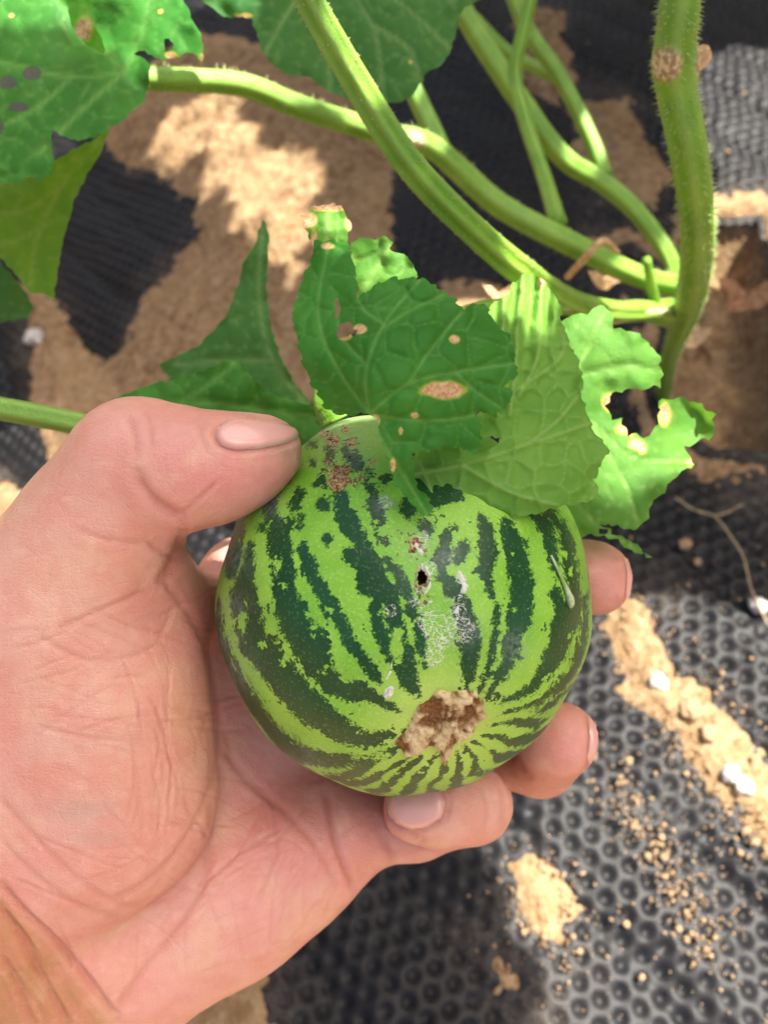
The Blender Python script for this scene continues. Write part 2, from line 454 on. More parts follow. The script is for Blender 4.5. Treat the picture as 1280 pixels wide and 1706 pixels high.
ny, nx = X.shape
idx = np.arange(nx * ny).reshape(ny, nx)
kq = keep[:-1, :-1] & keep[:-1, 1:] & keep[1:, 1:] & keep[1:, :-1]
Fq = np.stack([idx[:-1, :-1], idx[:-1, 1:], idx[1:, 1:], idx[1:, :-1]], -1)[kq]
used = np.unique(Fq); remap = np.zeros(nx * ny, int); remap[used] = np.arange(len(used))
Vf = np.stack([X, Y, Zf], -1).reshape(-1, 3)[used]
film = new_mesh('mulch_film', Vf, remap[Fq], M_FILM, origin=(0, .35, 0), attrs={'dust': dust.reshape(-1)[used]})
tag(film, 'black dimpled plastic film spread over the soil bed', 'plastic film')

# ------------------------------------------------------------------ melon
MC = L(674, 1003, 0); MR = 39.5
def melon_dir(px_, py_):
    ray = np.array([(px_ - 640) / FP, -(py_ - 853) / FP, -1.0]); ray /= np.linalg.norm(ray)
    o_ = np.array([0, 0, D0]) - MC
    b = ray @ o_; c = o_ @ o_ - MR * MR; q = b * b - c
    t = -b - math.sqrt(max(q, 0)); p = o_ + t * ray
    return p / np.linalg.norm(p)
B_DIR = melon_dir(742, 1218); S_DIR = np.array([-.33, .945, .02]); S_DIR /= np.linalg.norm(S_DIR)
E1_ = np.cross(B_DIR, [0, 0, 1.0]); E1_ /= np.linalg.norm(E1_); E2_ = np.cross(B_DIR, E1_)
def melon_r(n):
    ab = np.arccos(np.clip(n @ B_DIR, -1, 1)); as_ = np.arccos(np.clip(n @ S_DIR, -1, 1))
    r = MR + 1.2 * np.exp(-(as_ / .30) ** 2) - 2.2 * np.exp(-(ab / .42) ** 2)
    r = r + .35 * fbm(n * 3, 2, 5) - .8 * np.exp(-((n @ np.array([.68, -.62, .1])) - 1) ** 2 / .12)
    r = r + .38 * np.cos(10 * np.arctan2(n @ E1_, n @ E2_)) * np.sin(np.clip(ab, 0, math.pi)) ** 1.5
    return r
def melon_pt(px_, py_, off=0.0):
    n = melon_dir(px_, py_)
    return MC + n * (melon_r(n[None])[0] + off), n
# cube sphere
N = 155
g = np.tan(np.linspace(-math.pi / 4, math.pi / 4, N + 1))
A_, B_ = np.meshgrid(g, g, indexing='ij'); O_ = np.ones_like(A_)
faces_v = [np.stack(s, -1) for s in ((O_, A_, B_), (-O_, B_, A_), (B_, O_, A_), (A_, -O_, B_), (A_, B_, O_), (B_, A_, -O_))]
Vm = np.concatenate([f.reshape(-1, 3) for f in faces_v]); Fm = []
for k in range(6):
    i_ = np.arange((N + 1) ** 2).reshape(N + 1, N + 1) + k * (N + 1) ** 2
    Fm.append(np.stack([i_[:-1, :-1], i_[1:, :-1], i_[1:, 1:], i_[:-1, 1:]], -1).reshape(-1, 4))
Fm = np.concatenate(Fm)
Vm /= np.linalg.norm(Vm, axis=1, keepdims=True)
key = np.round(Vm * 1e6).astype(np.int64)
_, first, inv = np.unique(key, axis=0, return_index=True, return_inverse=True)
Vm = Vm[first]; Fm = inv.reshape(-1)[Fm]
nrm = Vm; Pm = MC + Vm * melon_r(Vm)[:, None]
mx, my = loc2px(Pm)
front = np.sum(nrm * (np.array([0, 0, D0]) - Pm), 1) / np.linalg.norm(np.array([0, 0, D0]) - Pm, axis=1)
STRIPES = [
 [(404,850,7),(392,890,12),(388,925,13),(385,955,9)],
 [(418,905,4),(413,940,8),(405,985,20),(406,1010,22),(422,1068,26),(454,1107,25),(499,1160,27),(545,1203,24),(592,1228,15),(627,1233,10),(664,1222,5),(680,1218,2)],
 [(362,1000,4),(366,1060,8),(374,1094,10),(417,1174,15),(454,1224,15),(499,1256,13),(566,1269,10),(606,1267,8),(637,1258,5),(660,1248,2)],
 [(489,1285,6),(531,1301,8),(579,1296,8),(606,1293,3)],
 [(455,800,8),(451,831,9),(452,863,12),(465,900,18),(470,935,18),(473,980,19),(480,1009,22),(491,1041,22),(521,1081,30),(537,1129,20),(579,1150,18),(611,1153,13),(640,1172,7),(668,1186,3)],
 [(438,877,7),(460,885,10)], [(470,890,8),(498,858,3)], [(457,1062,3),(455,1085,4)],
 [(505,918,8),(510,930,11),(524,964,11),(540,991,12),(555,1018,13),(574,1049,12),(595,1084,10),(614,1113,9),(632,1134,7)],
 [(500,822,9),(490,848,8)], [(503,861,3),(497,877,4)], [(506,900,2.5),(505,910,2.5)],
 [(568,829,13),(576,861,15),(590,887,13),(603,906,12),(606,927,18),(616,946,22),(619,967,26),(640,985,20),(652,1005,15),(659,1033,13),(671,1068,7),(680,1092,10),(676,1119,17),(686,1142,12),(698,1158,4)],
 [(585,925,12),(600,930,14)], [(625,985,10),(629,1005,12),(622,1020,8),(629,1040,10),(638,1065,8),(655,1100,9),(672,1116,12)],
 [(545,898,10)], [(538,842,10)], [(550,750,7),(548,768,8)], [(590,762,11),(595,775,9)], [(536,797,8),(530,806,6)], [(616,790,8)], [(575,745,5),(580,760,5)], [(520,770,5)], [(640,800,7)], [(520,740,4)],
 [(616,813,9),(627,850,12),(635,887,10),(645,905,4)],
 [(646,933,4),(667,960,9),(684,1000,9),(693,1028,10),(699,1058,6),(705,1093,4),(708,1112,1)],
 [(744,888,7),(741,924,11),(738,957,9),(750,977,13),(766,998,11),(778,1034,17),(784,1080,17),(782,1106,13),(780,1130,7),(776,1150,3)],
 [(711,882,13)], [(756,882,6)], [(676,850,7)], [(772,912,10),(759,936,6)],
 [(803,860,9),(812,894,11),(815,924,14),(809,951,12),(818,986,6)], [(830,1010,4),(826,1046,5),(823,1075,4.5),(813,1116,4),(800,1150,2)],
 [(842,870,9),(860,918,16),(866,948,17),(872,992,18),(866,1028,17),(857,1066,16),(844,1109,9),(828,1138,5),(812,1160,2)],
 [(892,850,7),(910,879,10),(918,906,8),(925,936,7),(929,960,5)], [(925,990,8),(935,1010,12),(943,1028,20),(934,1060,18),(928,1086,18),(910,1118,11),(885,1149,5),(840,1168,2)],
 [(916,847,12),(938,879,6),(947,909,9),(952,954,11),(959,992,10),(962,1022,8),(950,1050,8)],
 [(975,990,5),(972,1063,6),(961,1106,8),(938,1139,7),(905,1165,4),(849,1185,2)],
 [(960,1140,2.5),(900,1190,3),(850,1205,1.5)],
 [(845,1233,7),(815,1243,8)], [(790,1254,8),(770,1262,4)], [(728,1268,5),(718,1285,5)], [(690,1275,3),(680,1292,6)], [(560,1308,5),(620,1304,6),(660,1280,3)], [(700,1268,3),(668,1305,8)], [(730,1262,4),(712,1298,8)], [(792,1250,8),(750,1287,6)], [(880,1205,4),(840,1222,3)], [(760,1270,3),(790,1268,3)],
]
ISL = [(405,1035,7,15), (461,942,6,11), (659,1073,12,24), (438,950,4,10), (612,1000,9,9), (470,975,5,5), (434,1000,5,22), (448,1048,5,14), (478,1092,6,10), (520,1140,8,6), (430,880,4,12)]
st = np.full(len(Pm), -60.0)
for s_ in STRIPES:
    d_, w_ = seg_dist(mx, my, s_)
    st = np.maximum(st, w_ + 1.0 - d_)
for (cx, cy, rx, ry) in ISL:
    e_ = (1 - np.hypot((mx - cx) / rx, (my - cy) / ry)) * min(rx, ry)
    st = np.minimum(st, -e_)
st = st / 7.8
# the side turned away: stripes running from stalk to blossom end
e1 = np.cross(B_DIR, [0, 0, 1.0]); e1 /= np.linalg.norm(e1); e2 = np.cross(B_DIR, e1)
lam = np.arctan2(nrm @ e1, nrm @ e2)
gen = (np.cos(lam * 11 + 2 * fbm(nrm * 2.5, 2, 8)) + .9 * fbm(nrm * 6, 3, 12)) * 2.0
wgt = sstep(.12, -.02, front)
hid = sstep(880, 820, my) * sstep(640, 690, mx)           # under the leaf
stripe = st * (1 - np.maximum(wgt, hid)) + gen * np.maximum(wgt, hid)
fine = (np.cos(lam * 27 + 4.5 * fbm(nrm * 4, 2, 18)) + .05 + 2.2 * fbm(nrm * 8, 3, 28)) * 1.3
wf = sstep(700, 780, mx) * sstep(1160, 1215, my) * sstep(.16, .30, np.arccos(np.clip(nrm @ B_DIR, -1, 1)))
wf = np.maximum(wf, sstep(1250, 1275, my) * sstep(560, 620, mx))
stripe = stripe * (1 - wf) + fine * wf
stripe = np.clip(stripe, -3.2, 3.2)
def blobs(lst):
    v = np.zeros(len(Pm))
    for (cx, cy, r_) in lst:
        v = np.maximum(v, np.exp(-((mx - cx) ** 2 + (my - cy) ** 2) / r_ ** 2))
    return v * (front > 0)
ang_b = np.arccos(np.clip(nrm @ B_DIR, -1, 1))
ang_s = np.arccos(np.clip(nrm @ S_DIR, -1, 1))
pale = np.exp(-(ang_b / .30) ** 2) * .7
neck = np.exp(-(ang_s / .30) ** 2) * 1.0
bloom = np.maximum(blobs([(385,930,34),(380,1010,30),(400,1120,30),(450,840,26),(500,1290,40),(745,930,22),(700,905,26),(600,715,50),(560,705,40),(640,840,18),(860,1080,26),(780,1050,26),(378,1070,26)]) * .75, 0)
bloom = np.maximum(bloom, .22 * sstep(.30, .05, front))
lace = blobs([(703,900,16),(716,945,16),(700,985,14),(735,1045,38),(772,1050,24),(722,1090,24),(712,1010,16),(768,1000,12),(652,1020,12),(770,965,10),(690,1000,14),(640,838,14),(765,1020,14)])
frass = blobs([(565,797,22),(481,795,11),(692,905,12),(555,735,14),(585,738,11),(575,715,8),(540,722,8)])
frass = np.maximum(frass * .95, .62 * blobs([(620,770,12),(600,795,10),(698,1010,7),(545,770,14)]))
hx, hy = 703, 963
hole_m = np.hypot((mx - hx) / 9.0, (my - hy) / 14.0)
fc_front = front[Fm].min(1) > 0
fm_keep = ~((hole_m[Fm].mean(1) < 1.0) & fc_front)
melon_base = loc2world(MC + np.array([0, 0, -MR]))
melon = empty('melon', melon_base)
tag(melon, 'small round melon with dark and light green stripes held in the hand', 'melon')
rind = new_mesh('rind', loc2world(Pm), Fm[fm_keep], M_MELON, melon, attrs={'stripe': stripe, 'pale': pale, 'neck': np.clip(neck * 1.2, 0, 1), 'bloom': bloom, 'lace': lace, 'frass': frass})
rind['label'] = 'striped rind with a small bored hole and dried lacy residue'

def poly_mesh(poly, step, holes=(), jag=0.0, seed=1, margin=.45, teeth=0):
    """constrained triangulation of a pixel polygon; returns xy and triangles"""
    r = np.random.default_rng(seed)
    def refine(p):
        p = np.asarray(p, float); out = []
        for i in range(len(p)):
            a, b = p[i], p[(i + 1) % len(p)]; n = max(1, int(round(np.hypot(*(b - a)) / step)))
            for k in range(n): out.append(a + (b - a) * k / n)
        out = np.array(out)
        if jag:
            q = np.stack([out[:, 0] * .09, out[:, 1] * .09, np.full(len(out), seed * 3.7)], -1)
            out = out + jag * np.stack([fbm(q, 3, 2), fbm(q + 31, 3, 4)], -1)
        if teeth and len(out) > 20:
            tg = np.roll(out, -1, 0) - np.roll(out, 1, 0); tg /= np.linalg.norm(tg, axis=1, keepdims=True) + 1e-9
            ar = np.r_[0, np.cumsum(np.linalg.norm(np.diff(out, axis=0), axis=1))]
            saw = (ar / 26 + .4 * np.sin(ar / 41)) % 1.0
            out = out + teeth * (saw - .5)[:, None] * np.stack([tg[:, 1], -tg[:, 0]], -1)
        return out
    bd = refine(poly); hs = [refine(h) for h in holes]
    x0, y0 = bd.min(0); x1, y1 = bd.max(0)
    gx, gy = np.meshgrid(np.arange(x0, x1, step), np.arange(y0, y1, step * .866))
    gx = gx + (np.arange(gx.shape[0]) % 2)[:, None] * step / 2
    gx = gx.ravel() + r.uniform(-.12, .12, gx.size) * step; gy = gy.ravel() + r.uniform(-.12, .12, gy.size) * step
    ok = poly_sd(gx, gy, bd) > step * margin
    for h in hs: ok &= poly_sd(gx, gy, h) < -step * margin
    pts = [bd] + hs + [np.stack([gx[ok], gy[ok]], -1)]
    allp = np.vstack(pts); edges = []; off = 0
    for p in [bd] + hs:
        n = len(p); edges += [(off + i, off + (i + 1) % n) for i in range(n)]; off += n
    vv, ee, ff, *_ = delaunay_2d_cdt([Vector(p) for p in allp], edges, [], 0, 1e-4)
    vv = np.array([tuple(v) for v in vv]); ff = np.array([f for f in ff])
    c = vv[ff].mean(1)
    ok = in_poly(c[:, 0], c[:, 1], bd)
    for h in hs: ok &= ~in_poly(c[:, 0], c[:, 1], h)
    ff = ff[ok]
    # make all triangles turn the same way (towards the viewer)
    a, b, d = vv[ff[:, 0]], vv[ff[:, 1]], vv[ff[:, 2]]
    s = (b[:, 0] - a[:, 0]) * (d[:, 1] - a[:, 1]) - (b[:, 1] - a[:, 1]) * (d[:, 0] - a[:, 0])
    ff[s > 0] = ff[s > 0][:, ::-1]
    u = np.unique(ff); rm = np.zeros(len(vv), int); rm[u] = np.arange(len(u))
    return vv[u], rm[ff]
def on_melon(px_, py_):
    R_ = np.stack([(px_ - 640) / FP, -(py_ - 853) / FP, -np.ones_like(px_)], -1); R_ /= np.linalg.norm(R_, axis=1, keepdims=True)
    o_ = np.array([0, 0, D0]) - MC
    b = R_ @ o_; q = np.maximum(b * b - (o_ @ o_ - MR * MR), 0)
    n = o_ + (-b - np.sqrt(q))[:, None] * R_
    n /= np.linalg.norm(n, axis=1, keepdims=True)
    return n
# corky blossom scar
sc_poly = [(738 + 1.10 * (a - 738), 1215 + 1.08 * (b - 1215)) for (a, b) in [(733,1158),(750,1164),(775,1160),(797,1161),(800,1172),(810,1178),(809,1192),(815,1207),(798,1218),(796,1230),(778,1242),(766,1248),(756,1262),(744,1286),(738,1281),(734,1258),(718,1257),(700,1262),(682,1268),(672,1256),(658,1247),(666,1238),(680,1228),(690,1212),(694,1200),(700,1186),(716,1178)]]
xy, tr = poly_mesh(sc_poly, 2.2, jag=9, seed=7)
n_ = on_melon(xy[:, 0], xy[:, 1])
dpth = poly_sd(xy[:, 0], xy[:, 1], sc_poly)
ra_ = np.arctan2(xy[:, 1] - 1208, xy[:, 0] - 740); rd_ = np.hypot(xy[:, 0] - 740, xy[:, 1] - 1208)
q = np.stack([np.cos(ra_) * 2.4 + rd_ * .02, np.sin(ra_) * 2.4, rd_ * .035], -1)
rel = .5 + .55 * fbm(q, 3, 90) + .75 * fbm(np.stack([xy[:, 0] * .075, xy[:, 1] * .075, 0 * ra_], -1), 4, 95)
rel = rel - .45 * np.exp(-((xy[:, 0] - 733) ** 2 + (xy[:, 1] - 1205) ** 2) / 18 ** 2) + .25 * np.exp(-((xy[:, 0] - 735) ** 2 + (xy[:, 1] - 1240) ** 2) / 16 ** 2) + .25 * np.exp(-((xy[:, 0] - 690) ** 2 + (xy[:, 1] - 1240) ** 2) / 14 ** 2)
rel = rel - .3 * np.exp(-((xy[:, 0] - 785) ** 2 + (xy[:, 1] - 1190) ** 2) / 14 ** 2)
off = -.35 + sstep(0, 8, dpth) * (.75 + np.clip(rel, 0, 1.1) * 1.5) + .3 * fbm(q * 4, 2, 93) * sstep(0, 4, dpth)
Ps = MC + n_ * (melon_r(n_) + off)[:, None]
sc_o = new_mesh('blossom_scar', loc2world(Ps), tr, M_CORK, melon, attrs={'relief': np.clip(rel, 0, 1)})
sc_o['label'] = 'rough brown corky scar at the blossom end'
# bored hole: a cup behind the opening with a pale ragged rim
th = np.linspace(0, 2 * math.pi, 36, endpoint=False)
V = []; F = []
prof = [(1.34, .0), (1.25, .16), (1.12, .22), (.98, .02), (.95, -1.0), (.85, -2.6), (.4, -4.0)]
for k, (s_, h_) in enumerate(prof):
    for i, t_ in enumerate(th):
        w_ = 1 + (.12 * math.sin(3 * t_ + 1) + .09 * math.sin(7 * t_ + 2) + .07 * math.sin(13 * t_)) * (1.5 if k == 0 else 1)
        p_, n_1 = melon_pt(hx + 9 * s_ * w_ * math.cos(t_), hy + 14 * s_ * w_ * math.sin(t_))
        V.append(p_ + n_1 * (h_ + .12 * random.uniform(-1, 1) * (k < 4)))
n1 = len(th)
rim_f = [(k * n1 + i, k * n1 + (i + 1) % n1, (k + 1) * n1 + (i + 1) % n1, (k + 1) * n1 + i) for k in range(3) for i in range(n1)]
pit_f = [(k * n1 + i, k * n1 + (i + 1) % n1, (k + 1) * n1 + (i + 1) % n1, (k + 1) * n1 + i) for k in range(3, 6) for i in range(n1)] + [tuple(6 * n1 + i for i in range(n1))]
hp = new_mesh('bored_hole', loc2world(np.array(V)), pit_f, M_BLACK, melon)
hp['label'] = 'dark pit of the bored hole'
V3 = np.array(V)
rm_o = new_mesh('hole_rim', loc2world(V3[:4 * n1]), rim_f, mat_plain('hole_rim', (.20, .085, .03), (.52, .45, .32), .8, 1100, .5), melon)
# crumbs of frass round the holes
def crumb_mesh(centers, sizes, normals=None, seed=1):
    r = np.random.default_rng(seed)
    ico = bmesh.new(); bmesh.ops.create_icosphere(ico, subdivisions=1, radius=1)
    bv = np.array([tuple(v.co) for v in ico.verts]); bf = np.array([[v.index for v in f.verts] for f in ico.faces]); ico.free()
    VV = []; FF = []
    for k, (c, s) in enumerate(zip(centers, sizes)):
        a = bv * (1 + .55 * r.uniform(-1, 1, (len(bv), 1))) * (s * r.uniform(.6, 1.4, 3))
        R3 = np.linalg.qr(r.normal(size=(3, 3)))[0]
        VV.append(a @ R3 + c); FF.append(bf + k * len(bv))
    return np.vstack(VV), np.vstack(FF)
cs = []; ss = []
for (cx, cy, sd, n_c, sz) in [(566,797,11,70,.34),(690,908,10,26,.22),(600,780,20,26,.2),(655,855,26,14,.18),(703,985,9,14,.22),(560,740,14,14,.2),(640,900,30,16,.16)]:
    for _ in range(n_c):
        p_, n_1 = melon_pt(cx + random.gauss(0, sd), cy + random.gauss(0, sd)); cs.append(p_ + n_1 * .1); ss.append(sz * random.uniform(.5, 1.4))
V, F = crumb_mesh(cs, ss, seed=3)
cr = new_mesh('frass_crumbs', loc2world(V), F, mat_plain('frass', (.10, .035, .015), (.50, .33, .15), .9, 1800, .3), melon)
tag(cr, kind='stuff')
# white dried spot and pale scar flakes
for (poly, mt, nm, h_) in [([(706,936),(714,944),(720,958),(721,974),(714,988),(704,994),(708,984),(715,972),(714,958),(708,948)], M_WAX, 'dried_flake', .5), ([(690,898),(700,905),(708,918),(706,930),(698,922),(688,908)], M_WAX, 'dried_flake', .35), ([(640,1152),(652,1147),(658,1152),(655,1165),(646,1174),(637,1172),(637,1160)], M_WAX, 'dried_spot', .7),
                      ([(642,1155),(650,1151),(653,1156),(646,1163),(640,1163)], M_CORK, 'dried_spot', 1.0),
                      ([(638,1138),(648,1120),(651,1100),(655,1104),(654,1124),(644,1140)], M_WAX, 'dried_streak', .35),
                      ([(762,948),(770,950),(776,962),(783,975),(778,990),(766,990),(770,976),(763,962)], M_WAX, 'dried_flake', .4),
                      ([(792,1136),(800,1135),(801,1141),(794,1142)], M_CORK, 'dried_spot', .5)]:
    xy, tr = poly_mesh(poly, 2.0, jag=2.5, seed=int(poly[0][0]))
    n_ = on_melon(xy[:, 0], xy[:, 1]); d_ = poly_sd(xy[:, 0], xy[:, 1], poly)
    o_ = -.12 + (h_ + .12) * sstep(0, 4, d_) * (.6 + .6 * fbm(np.stack([xy[:, 0] * .2, xy[:, 1] * .2, 0 * d_], -1), 2, 6))
    new_mesh(nm, loc2world(MC + n_ * (melon_r(n_) + o_)[:, None]), tr, mt, melon, attrs={'relief': .6 + 0 * d_})

# ------------------------------------------------------------------ tubes
def tube(name, pts, mat, parent=None, ribs=5, rib=.07, segs=20, n=8, scars=(), noise=.03, seed=0, world=False, hairs=0, hl=1.0):
    """pts: (px, py, depth m, width px) along the run"""
    if world: C = np.array([p[:4] for p in pts], float)
    else:
        C = np.array([np.r_[at(p[0], p[1], p[2]), .88 * p[3] * p[2] / FP / 2] for p in pts])
    C = catmull(C, n); P3 = C[:, :3]; R_ = C[:, 3]
    T = np.gradient(P3, axis=0); T /= np.linalg.norm(T, axis=1, keepdims=True)
    nrm0 = np.cross(T[0], [.3, .5, .81]); nrm0 /= np.linalg.norm(nrm0)
    V = []; rv = []; sc_ = []
    th = np.linspace(0, 2 * math.pi, segs, endpoint=False)
    L_ = np.r_[0, np.cumsum(np.linalg.norm(np.diff(P3, axis=0), axis=1))]
    frames = []
    for i in range(len(P3)):
        nrm0 = nrm0 - T[i] * (nrm0 @ T[i]); nrm0 /= np.linalg.norm(nrm0); bi = np.cross(T[i], nrm0); frames.append((nrm0.copy(), bi))
        rr = R_[i] * (1 + rib * np.cos(ribs * th) + noise * fbm(np.stack([np.cos(th) * 1.5, np.sin(th) * 1.5, np.full(segs, L_[i] * 90)], -1), 2, seed))
        V.append(P3[i] + rr[:, None] * (np.cos(th)[:, None] * nrm0 + np.sin(th)[:, None] * bi)); rv.append(.5 + .5 * np.cos(ribs * th))
    V = np.vstack(V); m_ = len(P3)
    F = [(i * segs + k, i * segs + (k + 1) % segs, (i + 1) * segs + (k + 1) % segs, (i + 1) * segs + k) for i in range(m_ - 1) for k in range(segs)]
    F += [tuple(range(segs))[::-1], tuple((m_ - 1) * segs + k for k in range(segs))]
    sp = np.zeros(len(V))
    for (sx, sy, sz_, sr) in scars:
        c = at(sx, sy, sz_); d = np.linalg.norm(V - c, axis=1); sp = np.maximum(sp, sstep(sr, sr * .6, d))
        V = V + (V - np.repeat(P3, segs, 0)) * (sstep(sr * 1.3, sr * .4, d) * .22 * (1 + .6 * fbm(V * 900, 3, 5)))[:, None]
    o = new_mesh(name, V, F, mat, parent, origin=P3[0], attrs={'rib': np.clip(np.concatenate(rv) * .30, 0, 1), 'scar': sp})
    if hairs:
        hv = []; hf = []; r = np.random.default_rng(seed + 3)
        for k in range(hairs):
            i = r.integers(1, m_ - 1); t_ = r.uniform(0, 2 * math.pi); nr = math.cos(t_) * frames[i][0] + math.sin(t_) * frames[i][1]
            p0 = P3[i] + (P3[i + 1] - P3[i]) * r.random() + nr * R_[i] * .97
            ln = hl * r.uniform(.0008, .0022); tip = p0 + (nr + T[i] * r.uniform(-.5, .3)) * ln
            s1 = np.cross(nr, T[i]) * .00013; s2 = T[i] * .00013; b = len(hv)
            hv += [p0 + s1, p0 - s1 * .5 + s2, p0 - s1 * .5 - s2, tip]; hf += [(b, b + 1, b + 3), (b + 1, b + 2, b + 3), (b + 2, b, b + 3)]
        ho = new_mesh('stem_hairs', np.array(hv), np.array(hf), M_HAIR, parent, origin=P3[0], smooth=False); ho['kind'] = 'stuff'
    return o
M_HAIR = mat_plain('hair_white', (.36, .46, .16), (.50, .58, .28), .6, 800, .1)

# ------------------------------------------------------------------ the vine
vine_base = at(1108, 640, .50)
vine = empty('melon_vine', vine_base)
tag(vine, 'green melon vine with hairy upright stem, long leaf stalks and torn leaves', 'vine')
G = [(1100, 700, .610, 24), (1105, 660, .520, 26), (1118, 590, .430, 32), (1145, 520, .345, 48), (1158, 460, .285, 58), (1163, 380, .255, 64), (1150, 260, .232, 70), (1124, 120, .218, 76), (1132, 20, .208, 78), (1150, -120, .200, 80)]
tube('main_stem', G, M_STEM, vine, ribs=6, rib=.05, segs=36, n=14, noise=.05, seed=2, hairs=2600,
     scars=[(1106, 112, .212, .0056), (1163, 98, .216, .0056)])
tube('leaf_scar', [(1150, 112, .216, 30), (1164, 100, .2155, 34), (1172, 88, .215, 32), (1176, 78, .215, 16)], M_DRY, vine, ribs=5, rib=.18, segs=18, noise=.2, seed=33)
tube('petiole', [(470, -90, .185, 52.2), (515, 0, .190, 54.0), (590, 130, .198, 55.8), (680, 270, .208, 55.8), (780, 375, .222, 54.0), (865, 448, .240, 52.2), (955, 505, .27, 45.0), (1040, 520, .31, 36.0), (1120, 512, .345, 32.4)], M_STEM, vine, ribs=6, rib=.11, segs=48, seed=4, hairs=700, hl=.45)
tube('side_shoot', [(170, 120, .255, 41.4), (250, 130, .265, 41.4), (400, 140, .275, 41.4), (500, 178, .285, 41.4), (640, 222, .30, 41.4), (720, 245, .31, 43.2), (830, 340, .32, 43.2), (950, 405, .325, 43.2), (1060, 458, .335, 39.6), (1130, 475, .345, 36.0)], M_STEM2, vine, ribs=5, rib=.06, segs=24, seed=6, scars=[(702, 233, .300, .006)], hairs=500)
tube('petiole', [(660, 90, .33, 34), (690, 150, .33, 36), (735, 245, .325, 38)], M_STEM2, vine, seed=7)
tube('side_shoot', [(745, -40, .37, 37.7), (785, 40, .37, 39.4), (870, 170, .375, 39.4), (940, 262, .38, 37.7), (1000, 300, .385, 36.1), (1060, 350, .38, 34.4), (1115, 425, .37, 32.8), (1135, 485, .355, 31.2)], M_STEM2, vine, seed=8, segs=24)
tube('petiole', [(850, -20, .40, 27.2), (880, 50, .40, 28.9), (935, 130, .395, 28.9), (985, 230, .39, 28.9), (1010, 295, .385, 30.6)], M_STEM2, vine, seed=9)
tube('petiole', [(890, -30, .36, 26), (872, 50, .365, 26), (858, 120, .37, 26), (872, 190, .37, 28), (905, 290, .365, 28), (930, 372, .335, 34)], M_STEM2, vine, seed=10)
tube('petiole', [(790, 30, .44, 22.1), (850, 90, .44, 23.8), (930, 130, .41, 23.8)], M_STEM2, vine, seed=12)
tube('stem_stub', [(1095, 520, .335, 22), (1085, 470, .32, 18), (1078, 432, .31, 16)], M_STEM, vine, seed=11)
tube('petiole', [(940, 500, .268, 34), (1000, 520, .29, 30), (1060, 515, .32, 36), (1115, 525, .345, 44)], M_STEM2, vine, seed=13)
tube('petiole', [(-150, 655, .192, 42), (0, 680, .196, 43), (90, 697, .198, 43), (170, 712, .199, 42), (300, 722, .200, 36), (420, 700, .2, 30)], M_STEM2, vine, ribs=5, rib=.09, segs=24, seed=14)

# ------------------------------------------------------------------ leaves
def leaf(name, poly, depth, mat, step=7, holes=(), veins=(), cell=5.5, relief=.5, spots=(), greys=(), jag=4, seed=1, side=1, vw=.55, label=None, vdepth=.6, teeth=3):
    xy, tr = poly_mesh(poly, step, holes, jag, seed, teeth=teeth)
    x, y = xy[:, 0], xy[:, 1]
    d = depth(x, y)
    mmx = x * np.mean(d) / FP * 1000; mmy = y * np.mean(d) / FP * 1000
    w1 = .8 * fbm(np.stack([mmx * .2, mmy * .2, 0 * x + seed], -1), 2, seed)
    f1, f2 = worley(mmx + w1 * 1.5, mmy + w1, cell, seed)
    eb = f2 - f1                                           # distance to the network of small veins
    net = np.exp(-(eb / (vw * .8)) ** 2)
    puff = sstep(0, cell * .45, eb)
    vd = np.full(len(x), 99.0)
    for v in veins:
        vp = catmull(np.array(v, float), 6)
        dd_, _ = seg_dist(x, y, vp); vd = np.minimum(vd, dd_ * np.mean(d) / FP * 1000)
    main = np.exp(-(vd / (vw * 1.1)) ** 2); valley = np.exp(-(vd / (vw * 3)) ** 2)
    h = side * relief * (puff - .5) - side * vdepth * valley + (side < 0) * .3 * main
    h = h + .25 * fbm(np.stack([mmx * .5, mmy * .5, 0 * x], -1), 3, seed + 5)
    h = h + 1.3 * fbm(np.stack([mmx * .085, mmy * .085, 0 * x + seed], -1), 3, seed + 9)
    h = h + 2.6 * sstep(34, 0, poly_sd(x, y, poly)) * fbm(np.stack([mmx * .16, mmy * .16, 0 * x + seed + 5], -1), 2, seed + 11)
    d2 = d - h / 1000
    sp = np.zeros(len(x))
    for (sx, sy, rx, ry) in spots:
        e = np.hypot((x - sx) / rx, (y - sy) / ry) + .22 * fbm(np.stack([x * .08, y * .08, 0 * x], -1), 3, 3)
        sp = np.maximum(sp, sstep(1.7, .4, e))
    gy_ = np.zeros(len(x))
    for (sx, sy, rx, ry) in greys:
        gy_ = np.maximum(gy_, sstep(1.5, .5, np.hypot((x - sx) / rx, (y - sy) / ry) + .2 * fbm(np.stack([x * .08, y * .08, 0 * x], -1), 3, 3)))
    V = at(x, y, d2)
    o = new_mesh(name, V, tr, mat, vine, attrs={'grey': gy_, 'vein': np.clip(np.maximum(main, net * .55), 0, 1), 'spot': sp})
    if label: o['label'] = label
    return o
def pl(c, gx=0, gy=0, x0=640, y0=600, *terms):
    """depth in mm: plane + gaussian bulges (x, y, r, mm)"""
    def f(x, y):
        d = c + gx * (x - x0) / 100 + gy * (y - y0) / 100
        for (tx, ty, r_, a) in terms: d = d + a * np.exp(-((x - tx) ** 2 + (y - ty) ** 2) / r_ ** 2)
        return d / 1000
    return f

